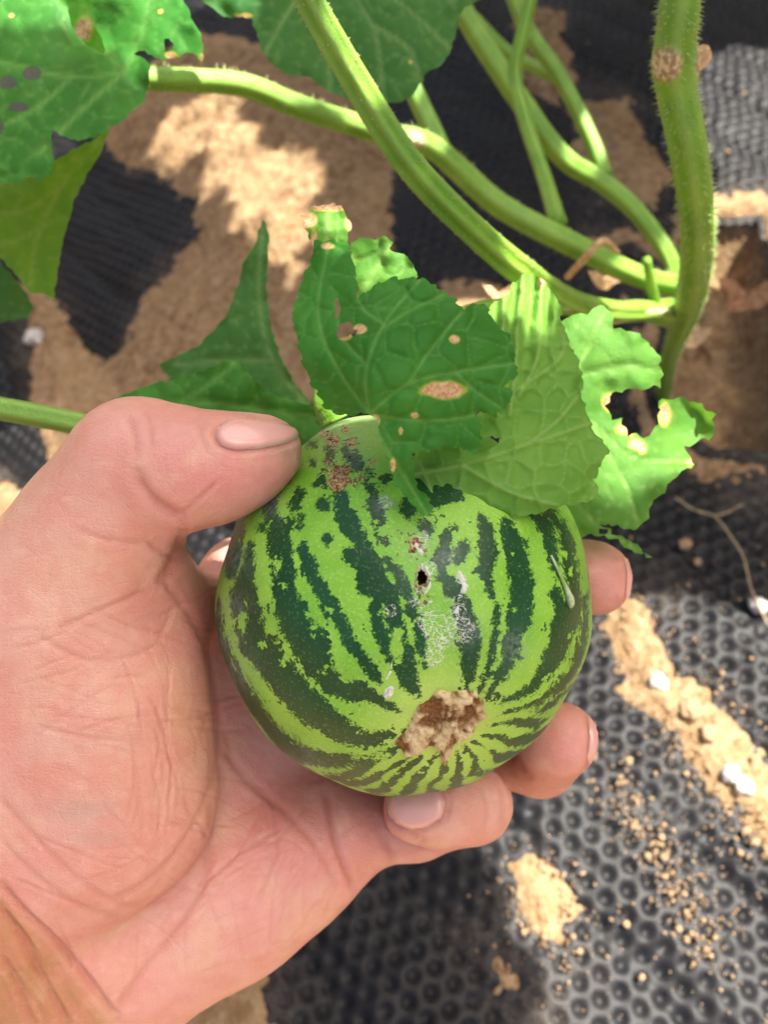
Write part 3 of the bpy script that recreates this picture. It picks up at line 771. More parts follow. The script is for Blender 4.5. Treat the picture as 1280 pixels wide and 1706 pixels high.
# the large leaf over the melon's shoulder
L7 = [(493,560),(488,520),(496,482),(512,450),(522,420),(521,402),(545,400),(575,404),(588,425),(592,460),(595,497),(612,484),(640,470),(662,462),(683,466),(703,462),(728,478),(748,488),(760,500),(771,517),(790,506),(806,504),(818,520),(828,540),(846,556),(853,575),(858,600),(863,622),(848,634),(838,640),(855,652),(850,672),(838,686),(824,690),(810,684),(797,690),(803,712),(802,738),(795,756),(770,748),(740,740),(712,752),(690,757),(686,780),(700,812),(722,846),(706,862),(684,838),(664,812),(650,780),(640,745),(628,700),(612,688),(575,694),(548,684),(530,660),(514,625),(500,592)]
def d7(x, y):
    d = 139 + .020 * np.clip(620 - x, 0, 200) ** 1.25 * .5 + .03 * np.clip(560 - y, 0, 300) + .015 * np.clip(x - 720, 0, 300)
    d = d - 5 * np.exp(-((x - 660) ** 2 + (y - 620) ** 2) / 120 ** 2) + 6 * np.exp(-((x - 560) ** 2 + (y - 690) ** 2) / 45 ** 2) + 3 * np.exp(-((x - 720) ** 2 + (y - 840) ** 2) / 60 ** 2)
    return d / 1000
leaf('leaf', L7, d7, M_LEAF, 4, holes=[[(560,552),(572,538),(585,540),(596,552),(588,556),(575,560),(564,562)], [(558,500),(566,498),(568,520),(560,532),(556,520)]],
     veins=[[(615,690),(680,640),(760,620),(858,606)], [(615,690),(610,620),(640,540),(700,466)], [(615,690),(560,610),(530,520),(548,405)], [(615,690),(680,700),(740,700),(800,690)], [(615,690),(640,740),(690,820),(712,858)],
            [(680,640),(720,580),(770,520)], [(612,610),(570,560),(560,500)], [(640,545),(680,520),(740,490)], [(760,620),(790,650),(835,680)], [(640,540),(610,520),(596,500)]],
     spots=[(740,650,32,13),(757,565,8,6),(600,548,10,7),(625,700,7,9),(692,692,6,4),(668,718,3,6),(655,775,4,12),(546,410,10,5),(575,560,10,6)], cell=4.6, relief=.50, jag=6, seed=3, vw=.24, vdepth=.45, teeth=5,
     label='dark green quilted leaf with brown spots draped on the melon')
L7c = [(584,404),(600,396),(622,400),(640,394),(655,404),(648,416),(672,424),(690,440),(697,462),(680,470),(660,470),(640,478),(618,492),(598,500),(590,470),(588,440)]
leaf('leaf', L7c, pl(150, -1, -2, 640, 440), M_LEAF_P, 5, veins=[[(600,495),(620,460),(650,410)]], jag=4, seed=5, cell=4.5, label='pale curled leaf tip above the dark leaf')
L7b = [(522,412),(514,392),(506,372),(498,360),(512,358),(520,344),(545,340),(570,341),(576,356),(586,372),(583,384),(576,406),(548,410)]
leaf('leaf', L7b, pl(150, 0, -5, 545, 400, (545, 375, 25, -3)), M_LEAF_P, 4, spots=[(512,366,14,12),(545,342,34,9),(583,372,8,12),(523,400,5,16)], veins=[[(545,405),(548,345)]], jag=4, seed=6, cell=4, label='withered brown-edged leaf tip catching sun')
# underside of the folded leaf
L8 = [(812,512),(830,500),(846,492),(852,474),(868,455),(884,458),(902,462),(918,482),(934,508),(938,540),(950,575),(968,606),(972,640),(970,662),(985,700),(992,722),(1018,752),(1004,772),(992,800),(1002,828),(972,838),(940,842),(905,852),(862,862),(830,858),(795,862),(755,868),(712,874),(698,850),(688,812),(684,770),(700,745),(760,735),(790,720),(800,680),(790,640),(800,580)]
def d8(x, y):
    d = 152 + .02 * np.clip(x - 820, 0, 300) - .012 * np.clip(y - 600, -200, 300) + 1.0 * np.sin((x - 820 + .1 * (y - 500)) / 4.6) * np.exp(-((y - 510) / 62.0) ** 2)
    d = d + .06 * np.clip(560 - y, 0, 120) - 2.5 * np.exp(-((x - 880) ** 2 + (y - 760) ** 2) / 90 ** 2)
    return d / 1000
leaf('leaf', L8, d8, M_LEAF_U, 4, holes=[[(782,742),(800,735),(820,728),(834,730),(830,742),(812,748),(798,756),(788,755)]],
     veins=[[(690,790),(770,775),(880,740),(985,705)], [(770,775),(850,820),(930,842)], [(800,690),(860,650),(930,600),(940,560)], [(700,770),(720,820),(740,868)], [(850,690),(860,600),(862,540),(872,458)], [(866,660),(900,580),(902,464)], [(830,690),(838,600),(840,495)], [(880,740),(930,700),(972,650)]],
     cell=4.4, relief=.5, side=-1, seed=9, jag=5, vw=.26, teeth=4, spots=[(902,470,6,10),(1000,805,5,5)], label='light green folded leaf showing its veined underside')
L9 = [(900,560),(935,534),(962,522),(985,516),(1002,510),(1018,522),(1028,546),(1050,548),(1076,566),(1100,592),(1105,618),(1100,644),(1076,650),(1050,648),(1020,656),(1012,676),(1016,692),(1034,700),(1046,722),(1072,728),(1090,716),(1098,700),(1100,672),(1112,662),(1140,666),(1168,676),(1192,692),(1194,722),(1168,735),(1142,744),(1150,762),(1158,772),(1132,790),(1112,808),(1104,826),(1090,836),(1084,862),(1062,882),(1030,876),(1000,874),(1030,890),(1056,904),(1084,926),(1060,920),(1030,902),(1000,894),(960,892),(930,870),(880,800),(880,650)]
leaf('leaf', L9, pl(190, 1.5, -1.0, 1000, 750, (1150, 710, 60, 10), (1050, 580, 70, -4)), M_LEAF_P, 7, veins=[[(900,700),(980,700),(1050,760),(1150,770)], [(900,700),(960,620),(1010,515)], [(960,630),(1040,610),(1102,620)], [(980,700),(1040,800),(1065,880)], [(930,760),(980,860),(1060,912)]],
     holes=[[(1000,882),(1010,880),(1016,888),(1010,893),(1002,890)]], spots=[(1020,670,16,14),(1045,715,16,10),(1060,740,12,8),(1072,750,6,6),(1150,770,6,5),(1108,690,10,18)], relief=.22, seed=12, jag=8, vw=.3, teeth=7, label='pale green leaf with browned tear at its middle')
# leaves behind the thumb
L5 = [(165,695),(195,662),(235,645),(270,634),(300,630),(330,620),(352,612),(376,600),(400,600),(420,628),(450,655),(500,672),(545,680),(580,690),(600,720),(560,740),(520,745),(380,740),(250,745)]
leaf('leaf', L5, pl(196, 0, -1, 380, 660, (400, 650, 60, -4)), M_LEAF, 7, veins=[[(180,700),(300,670),(450,685),(560,700)], [(300,670),(350,640),(390,606)]], seed=14, jag=4, label='dark green leaf half hidden behind the thumb')
L6 = [(264,606),(300,590),(332,574),(360,546),(380,520),(398,470),(404,440),(425,405),(434,372),(440,366),(449,388),(446,430),(444,480),(450,540),(470,600),(495,645),(520,672),(500,690),(440,690),(350,690),(290,640)]
leaf('leaf', L6, lambda x, y: (226 + .07 * np.clip(x - 425 - (y - 480) * .2, 0, 90) - .02 * (x - 350) + .012 * (y - 500)) / 1000, M_LEAF_B, 7, veins=[[(510,675),(455,600),(432,500),(438,372)], [(455,600),(380,600),(290,608)]], seed=15, jag=2.5, relief=.2, label='folded blue-green leaf with pointed tip')
# top left leaves
L1 = [(-160,-160),(290,-160),(300,-20),(318,30),(335,62),(341,92),(334,108),(326,92),(312,86),(300,94),(276,98),(258,96),(240,84),(224,88),(240,98),(250,112),(246,150),(238,170),(215,192),(196,206),(168,224),(130,234),(112,232),(90,216),(84,230),(88,268),(84,288),(66,300),(52,292),(36,304),(0,306),(-60,310),(-180,260)]
leaf('leaf', L1, pl(205, -1.0, -3, 120, 120, (170, 60, 60, 7), (240, 150, 50, 6)), M_LEAF, 7, greys=[(53,122,16,12),(12,138,15,12),(30,179,18,9),(-2,212,8,14)], holes=[[(272,66),(280,62),(288,72),(286,82),(276,84)]],
     veins=[[(206,120),(120,128),(0,102),(-160,60)], [(206,120),(150,60),(60,-40)], [(206,120),(235,60),(260,-60)], [(206,120),(140,180),(60,260)], [(120,128),(60,180),(-20,220)]],
     spots=[(20,25,4,4),(268,18,4,4),(284,92,9,6),(310,98,12,4),(337,98,3,9)], seed=17, jag=4, relief=.2, label='dark green leaf with grey-edged holes above the soil lane')
L1b = [(108,-20),(145,-20),(158,40),(176,84),(172,92),(150,80),(128,60),(114,30)]
leaf('leaf', L1b, pl(199, 0, 2, 140, 40), M_LEAF_Y, 6, spots=[(140,50,14,20)], seed=18, jag=3, label='folded yellow-green leaf margin')
L2 = [(-160,330),(0,300),(60,292),(100,262),(150,234),(184,216),(170,250),(145,290),(122,340),(108,390),(97,440),(90,497),(70,490),(48,486),(24,455),(0,430),(-160,400)]
leaf('leaf', L2, pl(232, -1, -4, 80, 380), M_LEAF_Y, 8, veins=[[(180,220),(110,300),(60,400),(50,480)], [(110,300),(40,350),(-60,360)], [(80,370),(30,400),(-30,410)]], seed=19, jag=3, relief=.3, label='backlit yellow-green leaf hanging below the holed leaf')
L3 = [(-160,430),(0,436),(22,462),(46,492),(54,512),(46,530),(0,536),(-160,540)]
leaf('leaf', L3, pl(262, 0, 0, 0, 480), M_LEAF_B, 8, seed=20, jag=3, label='blue-green leaf tip at the edge of the film')
L4 = [(290,-150),(330,-4),(352,12),(372,28),(398,30),(416,30),(426,48),(432,72),(440,92),(456,110),(474,122),(498,128),(512,126),(524,134),(548,154),(585,166),(640,172),(668,168),(688,158),(700,140),(705,126),(728,112),(742,104),(752,84),(760,56),(764,30),(776,12),(800,0),(840,-60),(830,-180)]
leaf('leaf', L4, lambda x, y: (228 + .03 * np.abs(x - 540) - .01 * (y - 50) + 6 * np.exp(-((x - 540) / 60) ** 2)) / 1000, M_LEAF_B, 7, veins=[[(540,-60),(480,20),(440,90)], [(540,-60),(545,40),(550,150)], [(540,-60),(620,40),(640,165)], [(540,-60),(660,0),(750,80)], [(620,40),(680,80),(700,130)]],
     spots=[(405,26,14,4),(682,102,3,3)], seed=22, jag=4, relief=.2, label='broad leaf with wavy margin behind the ribbed stalk')

# unseen leaves added above the frame to shade the hand: one pattern, copied
def round_leaf_mesh():
    pts = []
    for k in range(140):
        t = 2 * math.pi * k / 140
        r_ = 1 + .10 * math.cos(5 * t) + .05 * math.cos(2 * t) - .40 * math.exp(-((abs(t - math.pi)) / .13) ** 2) + .02 * math.cos(35 * t)
        pts.append((640 + 300 * r_ * math.cos(t), 853 + 300 * r_ * math.sin(t)))
    xy, tr = poly_mesh(pts, 16, seed=30)
    u = (xy - [640, 853]) / 300
    ve = [[(-.35, 0), (.5, 0.02), (1.05, 0)], [(-.35, 0), (.1, .5), (.35, .95)], [(-.35, 0), (.1, -.5), (.35, -.95)], [(-.35, 0), (-.5, .4), (-.75, .65)], [(-.35, 0), (-.5, -.4), (-.75, -.65)]]
    vd = np.full(len(u), 9.0)
    for v in ve: vd = np.minimum(vd, seg_dist(u[:, 0], u[:, 1], catmull(np.array(v, float), 5))[0])
    z = .10 * (u ** 2).sum(1) + .05 * fbm(np.stack([u[:, 0] * 3, u[:, 1] * 3, 0 * u[:, 0]], -1), 3, 4) - .03 * np.exp(-(vd / .03) ** 2)
    return np.c_[u, z], tr, np.exp(-(vd / .018) ** 2)
LV, LF, LVN = round_leaf_mesh()
leaf_proto = [None]
def shade_leaf(center, radius, spin=0.0, tilt=(0, 0)):
    if leaf_proto[0] is None:
        o = new_mesh('leaf', LV, LF, M_LEAF_BLOCK, vine, origin=(0, 0, 0), attrs={'vein': LVN, 'spot': 0 * LVN}); leaf_proto[0] = o
    else:
        o = leaf_proto[0].copy(); COL.objects.link(o)
    o.parent = vine
    z = Vector(SUN_DIR); q = z.to_track_quat('Z', 'Y')
    o.rotation_mode = 'QUATERNION'
    o.rotation_quaternion = q @ Matrix.Rotation(spin, 3, 'Z').to_quaternion() @ Matrix.Rotation(tilt[0], 3, 'X').to_quaternion() @ Matrix.Rotation(tilt[1], 3, 'Y').to_quaternion()
    o.location = Vector(center) - Vector(vine['_o']); o.scale = (radius,) * 3
    o['label'] = 'unseen round leaf added above to cast shade'
    return o
stem_top = at(1150, -120, .200)
S0 = np.array(stem_top); S1 = S0 + np.array([.06, .06, .30]); S2 = S1 + np.array([.02, .03, .40])
def wpt(p, w): return (p[0], p[1], p[2], w)
tube('main_stem', [wpt(S0 - (S1 - S0) * .02, .0056), wpt(S0 + (S1 - S0) * .4 + np.array([.01, 0, 0]), .0054), wpt(S1, .0050), wpt((S1 + S2) / 2 + np.array([-.012, 0, 0]), .0046), wpt(S2, .004)], M_STEM, vine, world=True, ribs=6, rib=.05, segs=20)
ANCH = []
SUN_A = np.cross([0, 1, 0], SUN_DIR); SUN_A /= np.linalg.norm(SUN_A); SUN_B = np.cross(SUN_DIR, SUN_A)
SHADE = [(-0.0985, 0.0068, 0.0461), (-0.1494, 0.015, 0.0507), (-0.0489, 0.0097, 0.0449), (-0.1372, 0.4488, 0.0707), (-0.0348, 0.3732, 0.0726), (-0.0132, 0.7082, 0.085), (0.0424, 0.4864, 0.0835), (-0.1621, 0.0742, 0.035), (-0.1542, 0.8172, 0.0809), (-0.136, 0.1035, 0.032), (0.0442, 0.6128, 0.0847), (-0.1149, 0.0394, 0.018), (0.0124, 0.0235, 0.0402), (-0.0959, 0.18, 0.0386), (-0.1794, 0.5277, 0.0802), (0.1778, 0.27, 0.085), (-0.096, 0.757, 0.0454), (-0.0035, 0.5419, 0.0364), (0.1466, 0.5202, 0.0839), (-0.0639, 0.0361, 0.021), (-0.0813, 0.4209, 0.0373), (-0.1908, 0.1278, 0.0372), (0.1427, 0.6869, 0.085), (-0.0221, 0.4525, 0.0283), (-0.0409, 0.6331, 0.0349), (-0.2163, 0.7368, 0.0535), (-0.098, 0.0888, 0.0251), (0.1813, 0.4018, 0.085), (0.2887, 0.7604, 0.085), (-0.1106, 0.517, 0.0281), (-0.0126, 0.238, 0.0459), (-0.2265, 0.6262, 0.0737), (-0.0919, 0.0429, 0.0141), (-0.0463, 0.0241, 0.0319), (-0.0179, 0.3015, 0.0327), (-0.0202, 0.1491, 0.0239), (-0.0881, 0.7024, 0.0273), (-0.0848, 0.1112, 0.0302), (-0.0189, 0.4993, 0.0291), (0.0645, 0.276, 0.0358), (-0.1079, 0.4727, 0.0378), (-0.0718, 0.6677, 0.0232), (-0.0086, 0.5873, 0.033), (0.0149, 0.0539, 0.0369), (-0.1385, 0.0464, 0.0219), (0.1415, 0.6337, 0.085), (-0.1496, 0.6257, 0.0296), (-0.1143, 0.1001, 0.0288), (-0.1195, 0.5549, 0.0237), (-0.0801, 0.4575, 0.022), (-0.3017, 0.6807, 0.085), (-0.1554, 0.76, 0.0302), (0.0941, 0.7208, 0.085), (-0.0948, -0.0102, 0.0602), (-0.1465, 0.1213, 0.03), (-0.0263, 0.4304, 0.0314), (-0.2265, 0.5223, 0.085), (-0.1953, 0.7141, 0.0307), (-0.062, 0.0541, 0.0133), (-0.0702, 0.6301, 0.0184), (0.0228, 0.0076, 0.0396), (0.0992, 0.4899, 0.085), (0.2298, 0.7505, 0.082), (-0.0331, 0.6084, 0.0209), (0.2093, 0.3645, 0.085), (-0.0426, 0.254, 0.0276), (-0.0233, 0.0398, 0.0178), (-0.0311, 0.5306, 0.0155), (-0.1024, 0.4987, 0.0263), (-0.0361, 0.4772, 0.0172), (-0.1417, 0.5759, 0.0365), (-0.0845, 0.4017, 0.0528), (-0.0639, 0.4156, 0.0339), (-0.1257, 0.7673, 0.0379), (0.1666, 0.236, 0.0647), (-0.0752, 0.0194, 0.0324), (-0.1014, 0.1439, 0.0114), (-0.1662, 0.7399, 0.0168), (-0.1975, 0.6487, 0.0409), (-0.1473, 0.0652, 0.0215), (-0.0726, 0.6417, 0.0149), (-0.029, 0.5731, 0.014), (-0.0885, 0.6792, 0.0185)]
for k, (su, sv, r_) in enumerate(SHADE):       # across and along the plane square to the sun, leaf size
    c = SUN_A * su + SUN_B * sv
    c = c + SUN_DIR * ((.62 + .05 * (k % 4) - c[2]) / SUN_DIR[2])
    sp_ = k * 2.4
    shade_leaf(c, r_, sp_, (.12 * math.sin(k * 2.1), .12 * math.cos(k * 1.7)))
    z_ = Vector(SUN_DIR).to_track_quat('Z', 'Y') @ Matrix.Rotation(sp_, 3, 'Z').to_quaternion() @ Vector((-.35 * r_, 0, 0))
    ANCH.append(c + np.array(z_))
roots = [S0 + (S1 - S0) * t_ for t_ in (.3, .6, .9)] + [S1 + (S2 - S1) * t_ for t_ in (.2, .4)]
done = list(roots); todo = list(ANCH)
while todo:
    D_ = np.linalg.norm(np.array(todo)[:, None] - np.array(done)[None], axis=2)
    a_, b_ = np.unravel_index(D_.argmin(), D_.shape)
    p0, p1 = done[b_], todo.pop(a_)
    tube('petiole', [wpt(p0, .0016), wpt((p0 + p1) / 2 + np.array([0, 0, -.012]), .0014), wpt(p1, .0013)], M_STEM2, vine, world=True, segs=8, n=5)  # thin stalks added to carry the unseen shade leaves
    done.append(p1)

# leaf rows added out of frame to close off the low sky
def blocker_row(name, x0, x1, y0, y1, top, n, label, seed):
    r = np.random.default_rng(seed); k = 10
    t = np.linspace(0, 2 * math.pi, k, endpoint=False)
    ring = np.stack([np.cos(t) * (1 + .12 * np.cos(5 * t)), np.sin(t) * (1 + .12 * np.cos(5 * t)), np.full(k, .22)], -1)
    base = np.vstack([[[0, 0, 0]], ring]); VV = []; FF = []
    tri = np.array([[0, 1 + i, 1 + (i + 1) % k] for i in range(k)])
    for i in range(n):
        nz = r.normal(size=3) + np.array([0, 0, .8]); nz /= np.linalg.norm(nz)
        a = np.cross(nz, r.normal(size=3)); a /= np.linalg.norm(a); b = np.cross(nz, a)
        c = np.array([r.uniform(x0, x1), r.uniform(y0, y1), top * r.random() ** .8])
        VV.append(base @ np.stack([a, b, nz]) * r.uniform(.05, .09) + c); FF.append(tri + i * (k + 1))
    V = np.vstack(VV)
    o = new_mesh(name, V, np.vstack(FF), M_LEAF_BLOCK, origin=((x0 + x1) / 2, (y0 + y1) / 2, -.05), attrs={'vein': np.zeros(len(V)), 'spot': np.zeros(len(V))}, smooth=False)
    tag(o, label, 'added_foliage', kind='stuff')
blocker_row('added_foliage', -.30, 1.9, 1.60, 2.05, 2.2, 850, 'unseen leafy row added beyond the film bed to block low sky', 61)
blocker_row('added_foliage', 1.0, 1.4, -.3, 1.4, 1.4, 620, 'unseen leafy row added beside the upright stem to block low sky', 62)
blocker_row('added_foliage', -1.35, -.95, .3, 1.5, .8, 400, 'unseen leafy row added across the soil lane to block low sky', 63)

# melon stalk: from the shoulder of the fruit back to the vine
p_, n_1 = MC + S_DIR * (MR + 2.0), S_DIR
w0 = loc2world(p_)
tube('stalk', [wpt(w0, .0046), wpt(w0 + (loc2world(p_ + n_1 * 6) - w0), .0032), wpt(at(640, 600, .19), .0028), wpt(at(800, 520, .225), .0028), wpt(at(950, 508, .268), .003)], M_STEM2, melon, world=True, segs=16)
# withered tendril stub lying on the rind
tv = []
for (x_, y_, o_, w_) in [(918, 925, .2, .0003), (928, 950, .3, .0005), (936, 972, .4, .0006), (942, 988, .5, .0008), (946, 1002, .6, .0011), (948, 1012, .5, .0005)]:
    p_, n_1 = melon_pt(x_, y_, o_); tv.append(wpt(loc2world(p_), w_ * .7))
wt = tube('withered_flower', tv, mat_plain('withered', (.22, .34, .09), (.50, .54, .36), .7, 350, .4), melon, world=True, segs=10, ribs=5, rib=.2)
wt['label'] = 'withered pale flower remnant stuck to the rind'

# ------------------------------------------------------------------ hand
H = 1.7
lo = np.array([-200.0, -240.0, -76.0]); hi_ = np.array([70.0, 34.0, 42.0])
dims = np.ceil((hi_ - lo) / H).astype(int) + 1
gxs = [(lo[i] + H * np.arange(dims[i])).astype(np.float32) for i in range(3)]
BIG = 20.0
def cone_sd(sl, a, b, ra, rb, flat=None):
    x = gxs[0][sl[0]][:, None, None]; y = gxs[1][sl[1]][None, :, None]; z = gxs[2][sl[2]][None, None, :]
    ba = b - a; l2 = float(ba @ ba) + 1e-9
    t = np.clip(((x - a[0]) * ba[0] + (y - a[1]) * ba[1] + (z - a[2]) * ba[2]) / l2, 0, 1)
    dx = x - a[0] - t * ba[0]; dy = y - a[1] - t * ba[1]; dz = z - a[2] - t * ba[2]
    if flat: dz = dz * flat
    return np.sqrt(dx * dx + dy * dy + dz * dz) - (ra + (rb - ra) * t)
def smin(a, b, k):
    h = np.maximum(k - np.abs(a - b), 0) / k
    return np.minimum(a, b) - h * h * k * .25
def field(): return np.full(dims, BIG, np.float32)
def add(f, a, b, ra, rb, k, flat=None):
    pad = 14
    l_ = np.minimum(a - ra, b - rb) - pad; h_ = np.maximum(a + ra, b + rb) + pad
    sl = []
    for i in range(3):
        i0 = int(np.clip((l_[i] - lo[i]) / H, 0, dims[i])); i1 = int(np.clip((h_[i] - lo[i]) / H + 2, 0, dims[i])); sl.append(slice(i0, i1))
    sl = tuple(sl)
    f[sl] = smin(f[sl], cone_sd(sl, a, b, ra, rb, flat), k)
def chain(f, nodes, k):
    P_ = [(L(*n[:3]), n[3]) for n in nodes]
    for (a, ra), (b, rb) in zip(P_[:-1], P_[1:]): add(f, a, b, ra, rb, k)
palm = field()
# forearm and wrist
chain(palm, [(70, 1560, -22, 24), (-60, 1720, -24, 25), (-420, 2130, -30, 29)], 12)
chain(palm, [(150, 1590, -20, 18), (0, 1780, -24, 23)], 12)
# thenar mound and thumb
chain(palm, [(20, 1430, -8, 24), (170, 1320, -2, 22), (165, 1150, 4, 19.5), (95, 1010, 9, 16)], 12)
chain(palm, [(20, 1430, -8, 24), (40, 1180, 0, 18), (95, 1010, 9, 16)], 12)
chain(palm, [(95, 1010, 9, 16), (165, 885, 14, 13.6), (228, 775, 18, 12.2)], 9)
chain(palm, [(228, 775, 18, 12.2), (290, 782, 20, 10.9), (355, 780, 21, 9.8), (420, 762, 22, 7.6), (458, 747, 22, 5.4)], 5)
chain(palm, [(250, 985, 2, 9), (320, 1000, -14, 8)], 12)
# metacarpals and heel of the palm
for nd in ([(120, 1480, -18, 15), (300, 1180, -30, 11), (405, 970, -36, 11)], [(130, 1520, -18, 15), (320, 1290, -31, 11), (445, 1090, -40, 11)],
           [(150, 1540, -18, 15), (350, 1370, -31, 11.5), (500, 1215, -38, 11)], [(180, 1560, -18, 15), (380, 1460, -28, 12), (555, 1370, -30, 10)]):
    chain(palm, nd, 12)
chain(palm, [(140, 1570, -16, 18), (250, 1577, -18, 14.5), (400, 1500, -20, 14), (505, 1425, -24, 12), (560, 1385, -27, 10.5)], 12)
fing = field()
FN = {
 'index': [(405, 970, -36, 11), (690, 960, -51, 9.5), (900, 950, -37, 9.2), (990, 963, -21, 9.3)],
 'middle': [(445, 1090, -40, 11), (720, 1090, -51, 9.6), (880, 1082, -40, 9), (900, 1080, -32, 8.6)],
 'ring': [(500, 1215, -38, 11), (760, 1235, -45, 9.3), (900, 1268, -31, 8.7), (932, 1232, -11, 8.9)],
}
for k_, nd in FN.items():
    f_ = field(); chain(f_, nd, 3.0); fing = smin(fing, f_, .9)
f_ = field(); chain(f_, [(555, 1370, -30, 10), (690, 1372, -29, 8.6), (765, 1352, -25, 8.2)], 4)
f2_ = field(); chain(f2_, [(765, 1352, -25, 8.2), (790, 1340, -14, 8.2)], 4); chain(f2_, [(790, 1340, -14, 8.2), (735, 1348, -9.5, 8.0), (688, 1348, -9, 7.3)], 4)
pink = smin(f_, f2_, 1.6)
fing = smin(fing, pink, .9)
tot = smin(palm, fing, 5.0)
del palm, fing, f_, f2_, pink
# naive surface nets
def surface_nets(v):
    s = v < 0
    nx_, ny_, nz_ = v.shape
    cnt = np.zeros((nx_ - 1, ny_ - 1, nz_ - 1), np.int8)
    for dx in (0, 1):
        for dy in (0, 1):
            for dz in (0, 1):
                cnt += s[dx:nx_ - 1 + dx, dy:ny_ - 1 + dy, dz:nz_ - 1 + dz]
    act = np.argwhere((cnt > 0) & (cnt < 8))
    ids = np.full(cnt.shape, -1, np.int64); ids[tuple(act.T)] = np.arange(len(act))
    acc = np.zeros((len(act), 3)); num = np.zeros(len(act))
    cor = [(0,0,0),(1,0,0),(0,1,0),(1,1,0),(0,0,1),(1,0,1),(0,1,1),(1,1,1)]
    for i in range(8):
        for j in range(i + 1, 8):
            a, b = np.array(cor[i]), np.array(cor[j])
            if abs(a - b).sum() != 1: continue
            va = v[tuple((act + a).T)]; vb = v[tuple((act + b).T)]
            m = (va < 0) != (vb < 0); t = np.where(m, va / np.where(m, va - vb, 1), 0)
            acc += np.where(m[:, None], a + (b - a) * t[:, None], 0); num += m
    V = act + acc / num[:, None]
    F = []
    for ax_ in range(3):
        o1, o2 = [(1, 2), (2, 0), (0, 1)][ax_]
        sl0 = [slice(None)] * 3; sl1 = [slice(None)] * 3; sl0[ax_] = slice(0, -1); sl1[ax_] = slice(1, None)
        s0 = s[tuple(sl0)]; s1 = s[tuple(sl1)]
        e = np.argwhere(s0 != s1)
        e = e[(e[:, o1] > 0) & (e[:, o2] > 0) & (e[:, o1] < v.shape[o1] - 1) & (e[:, o2] < v.shape[o2] - 1)]
        d1 = np.zeros(3, int); d1[o1] = 1; d2 = np.zeros(3, int); d2[o2] = 1
        q = np.stack([ids[tuple((e - d1 - d2).T)], ids[tuple((e - d2).T)], ids[tuple(e.T)], ids[tuple((e - d1).T)]], -1)
        fl = ~s0[tuple(e.T)]
        q[fl] = q[fl][:, ::-1]
        F.append(q)
    return V, np.concatenate(F)
V, F = surface_nets(tot); V = lo + V * H
del tot
E = np.unique(np.sort(np.concatenate([F[:, [0, 1]], F[:, [1, 2]], F[:, [2, 3]], F[:, [3, 0]]]), 1), axis=0)
for _ in range(4):
    a_ = np.zeros_like(V); n_ = np.zeros(len(V))
    for c in range(3):
        a_[:, c] = np.bincount(E[:, 0], V[E[:, 1], c], len(V)) + np.bincount(E[:, 1], V[E[:, 0], c], len(V))
    n_ = np.bincount(E.ravel(), minlength=len(V)); V = V * .45 + .55 * a_ / n_[:, None]
tmp = new_mesh('hand_tmp', V, F, None, origin=(0, 0, 0))
md = tmp.modifiers.new('s', 'SUBSURF'); md.levels = 2; md.subdivision_type = 'CATMULL_CLARK'
dg = bpy.context.evaluated_depsgraph_get(); me2 = bpy.data.meshes.new_from_object(tmp.evaluated_get(dg))
nv = len(me2.vertices); V = np.zeros(nv * 3, np.float32); me2.vertices.foreach_get('co', V); V = V.reshape(-1, 3).astype(float)
NN = np.zeros(nv * 3, np.float32); me2.vertices.foreach_get('normal', NN); NN = NN.reshape(-1, 3).astype(float)
npoly = len(me2.polygons); Fi = np.zeros(npoly * 4, np.int32); me2.loops.foreach_get('vertex_index', Fi); F = Fi.reshape(-1, 4)
bpy.data.objects.remove(tmp); bpy.data.meshes.remove(me2)
hx_, hy_ = loc2px(V)
view = np.array([0, 0, D0]) - V; view /= np.linalg.norm(view, axis=1, keepdims=True)
fr = sstep(.02, .25, np.sum(NN * view, 1))
CREASES = [  # polyline, depth mm, width px
 ([(270,966),(318,1030),(346,1090),(360,1160),(366,1225),(352,1300),(325,1370),(285,1430),(235,1475),(180,1500)], .32, 6),
 ([(542,1318),(552,1370),(566,1420),(590,1480)], .6, 6),
 ([(350,1330),(352,1400),(340,1470),(300,1540),(235,1620),(195,1680)], .35, 6),
 ([(0,1476),(40,1520),(85,1560),(125,1605),(160,1650),(192,1694)], .8, 7),
 ([(0,1512),(40,1570),(70,1630),(110,1706)], .8, 8), ([(0,1590),(30,1640),(50,1706)], .5, 7),
 ([(228,790),(240,815),(264,840),(300,862)], .7, 9), ([(300,858),(330,832),(366,800)], .25, 4),
 ([(640,1325),(644,1350),(660,1378),(700,1398)], .8, 7), ([(640,1395),(650,1420),(656,1445)], .5, 6),
 ([(0,1330),(80,1420),(150,1480),(220,1510),(290,1500)], .2, 6), ([(0,1400),(60,1460),(130,1510),(200,1530)], .2, 6),
 ([(370,1250),(440,1320),(520,1400),(560,1470)], .3, 6), ([(455,1320),(458,1420),(430,1500)], .22, 5), ([(330,1480),(400,1420),(470,1380)], .18, 4),
 ([(372,1210),(400,1290),(470,1350)], .28, 6), ([(120,880),(180,900),(240,905)], .2, 5), ([(240,900),(275,925),(305,930)], .3, 5), ([(90,1050),(160,1020),(240,985)], .25, 5),
 ([(860,1250),(868,1275),(880,1292)], .5, 6), ([(306,890),(290,930),(272,966)], .7, 9), ([(60,1060),(150,1100),(250,1080),(290,1010)], .2, 5),
]
r = np.random.default_rng(8)
for k in range(52):   # fine lines crossing the thenar mound and heel
    x0, y0 = r.uniform(0, 330), r.uniform(1000, 1480); a = r.normal(.12, .35); ln = r.uniform(60, 190)
    CREASES.append(([(x0, y0), (x0 + ln * .5 * math.cos(a), y0 + ln * .5 * math.sin(a) + r.uniform(-10, 10)), (x0 + ln * math.cos(a), y0 + ln * math.sin(a))], r.uniform(.06, .18), r.uniform(2.2, 3.6)))
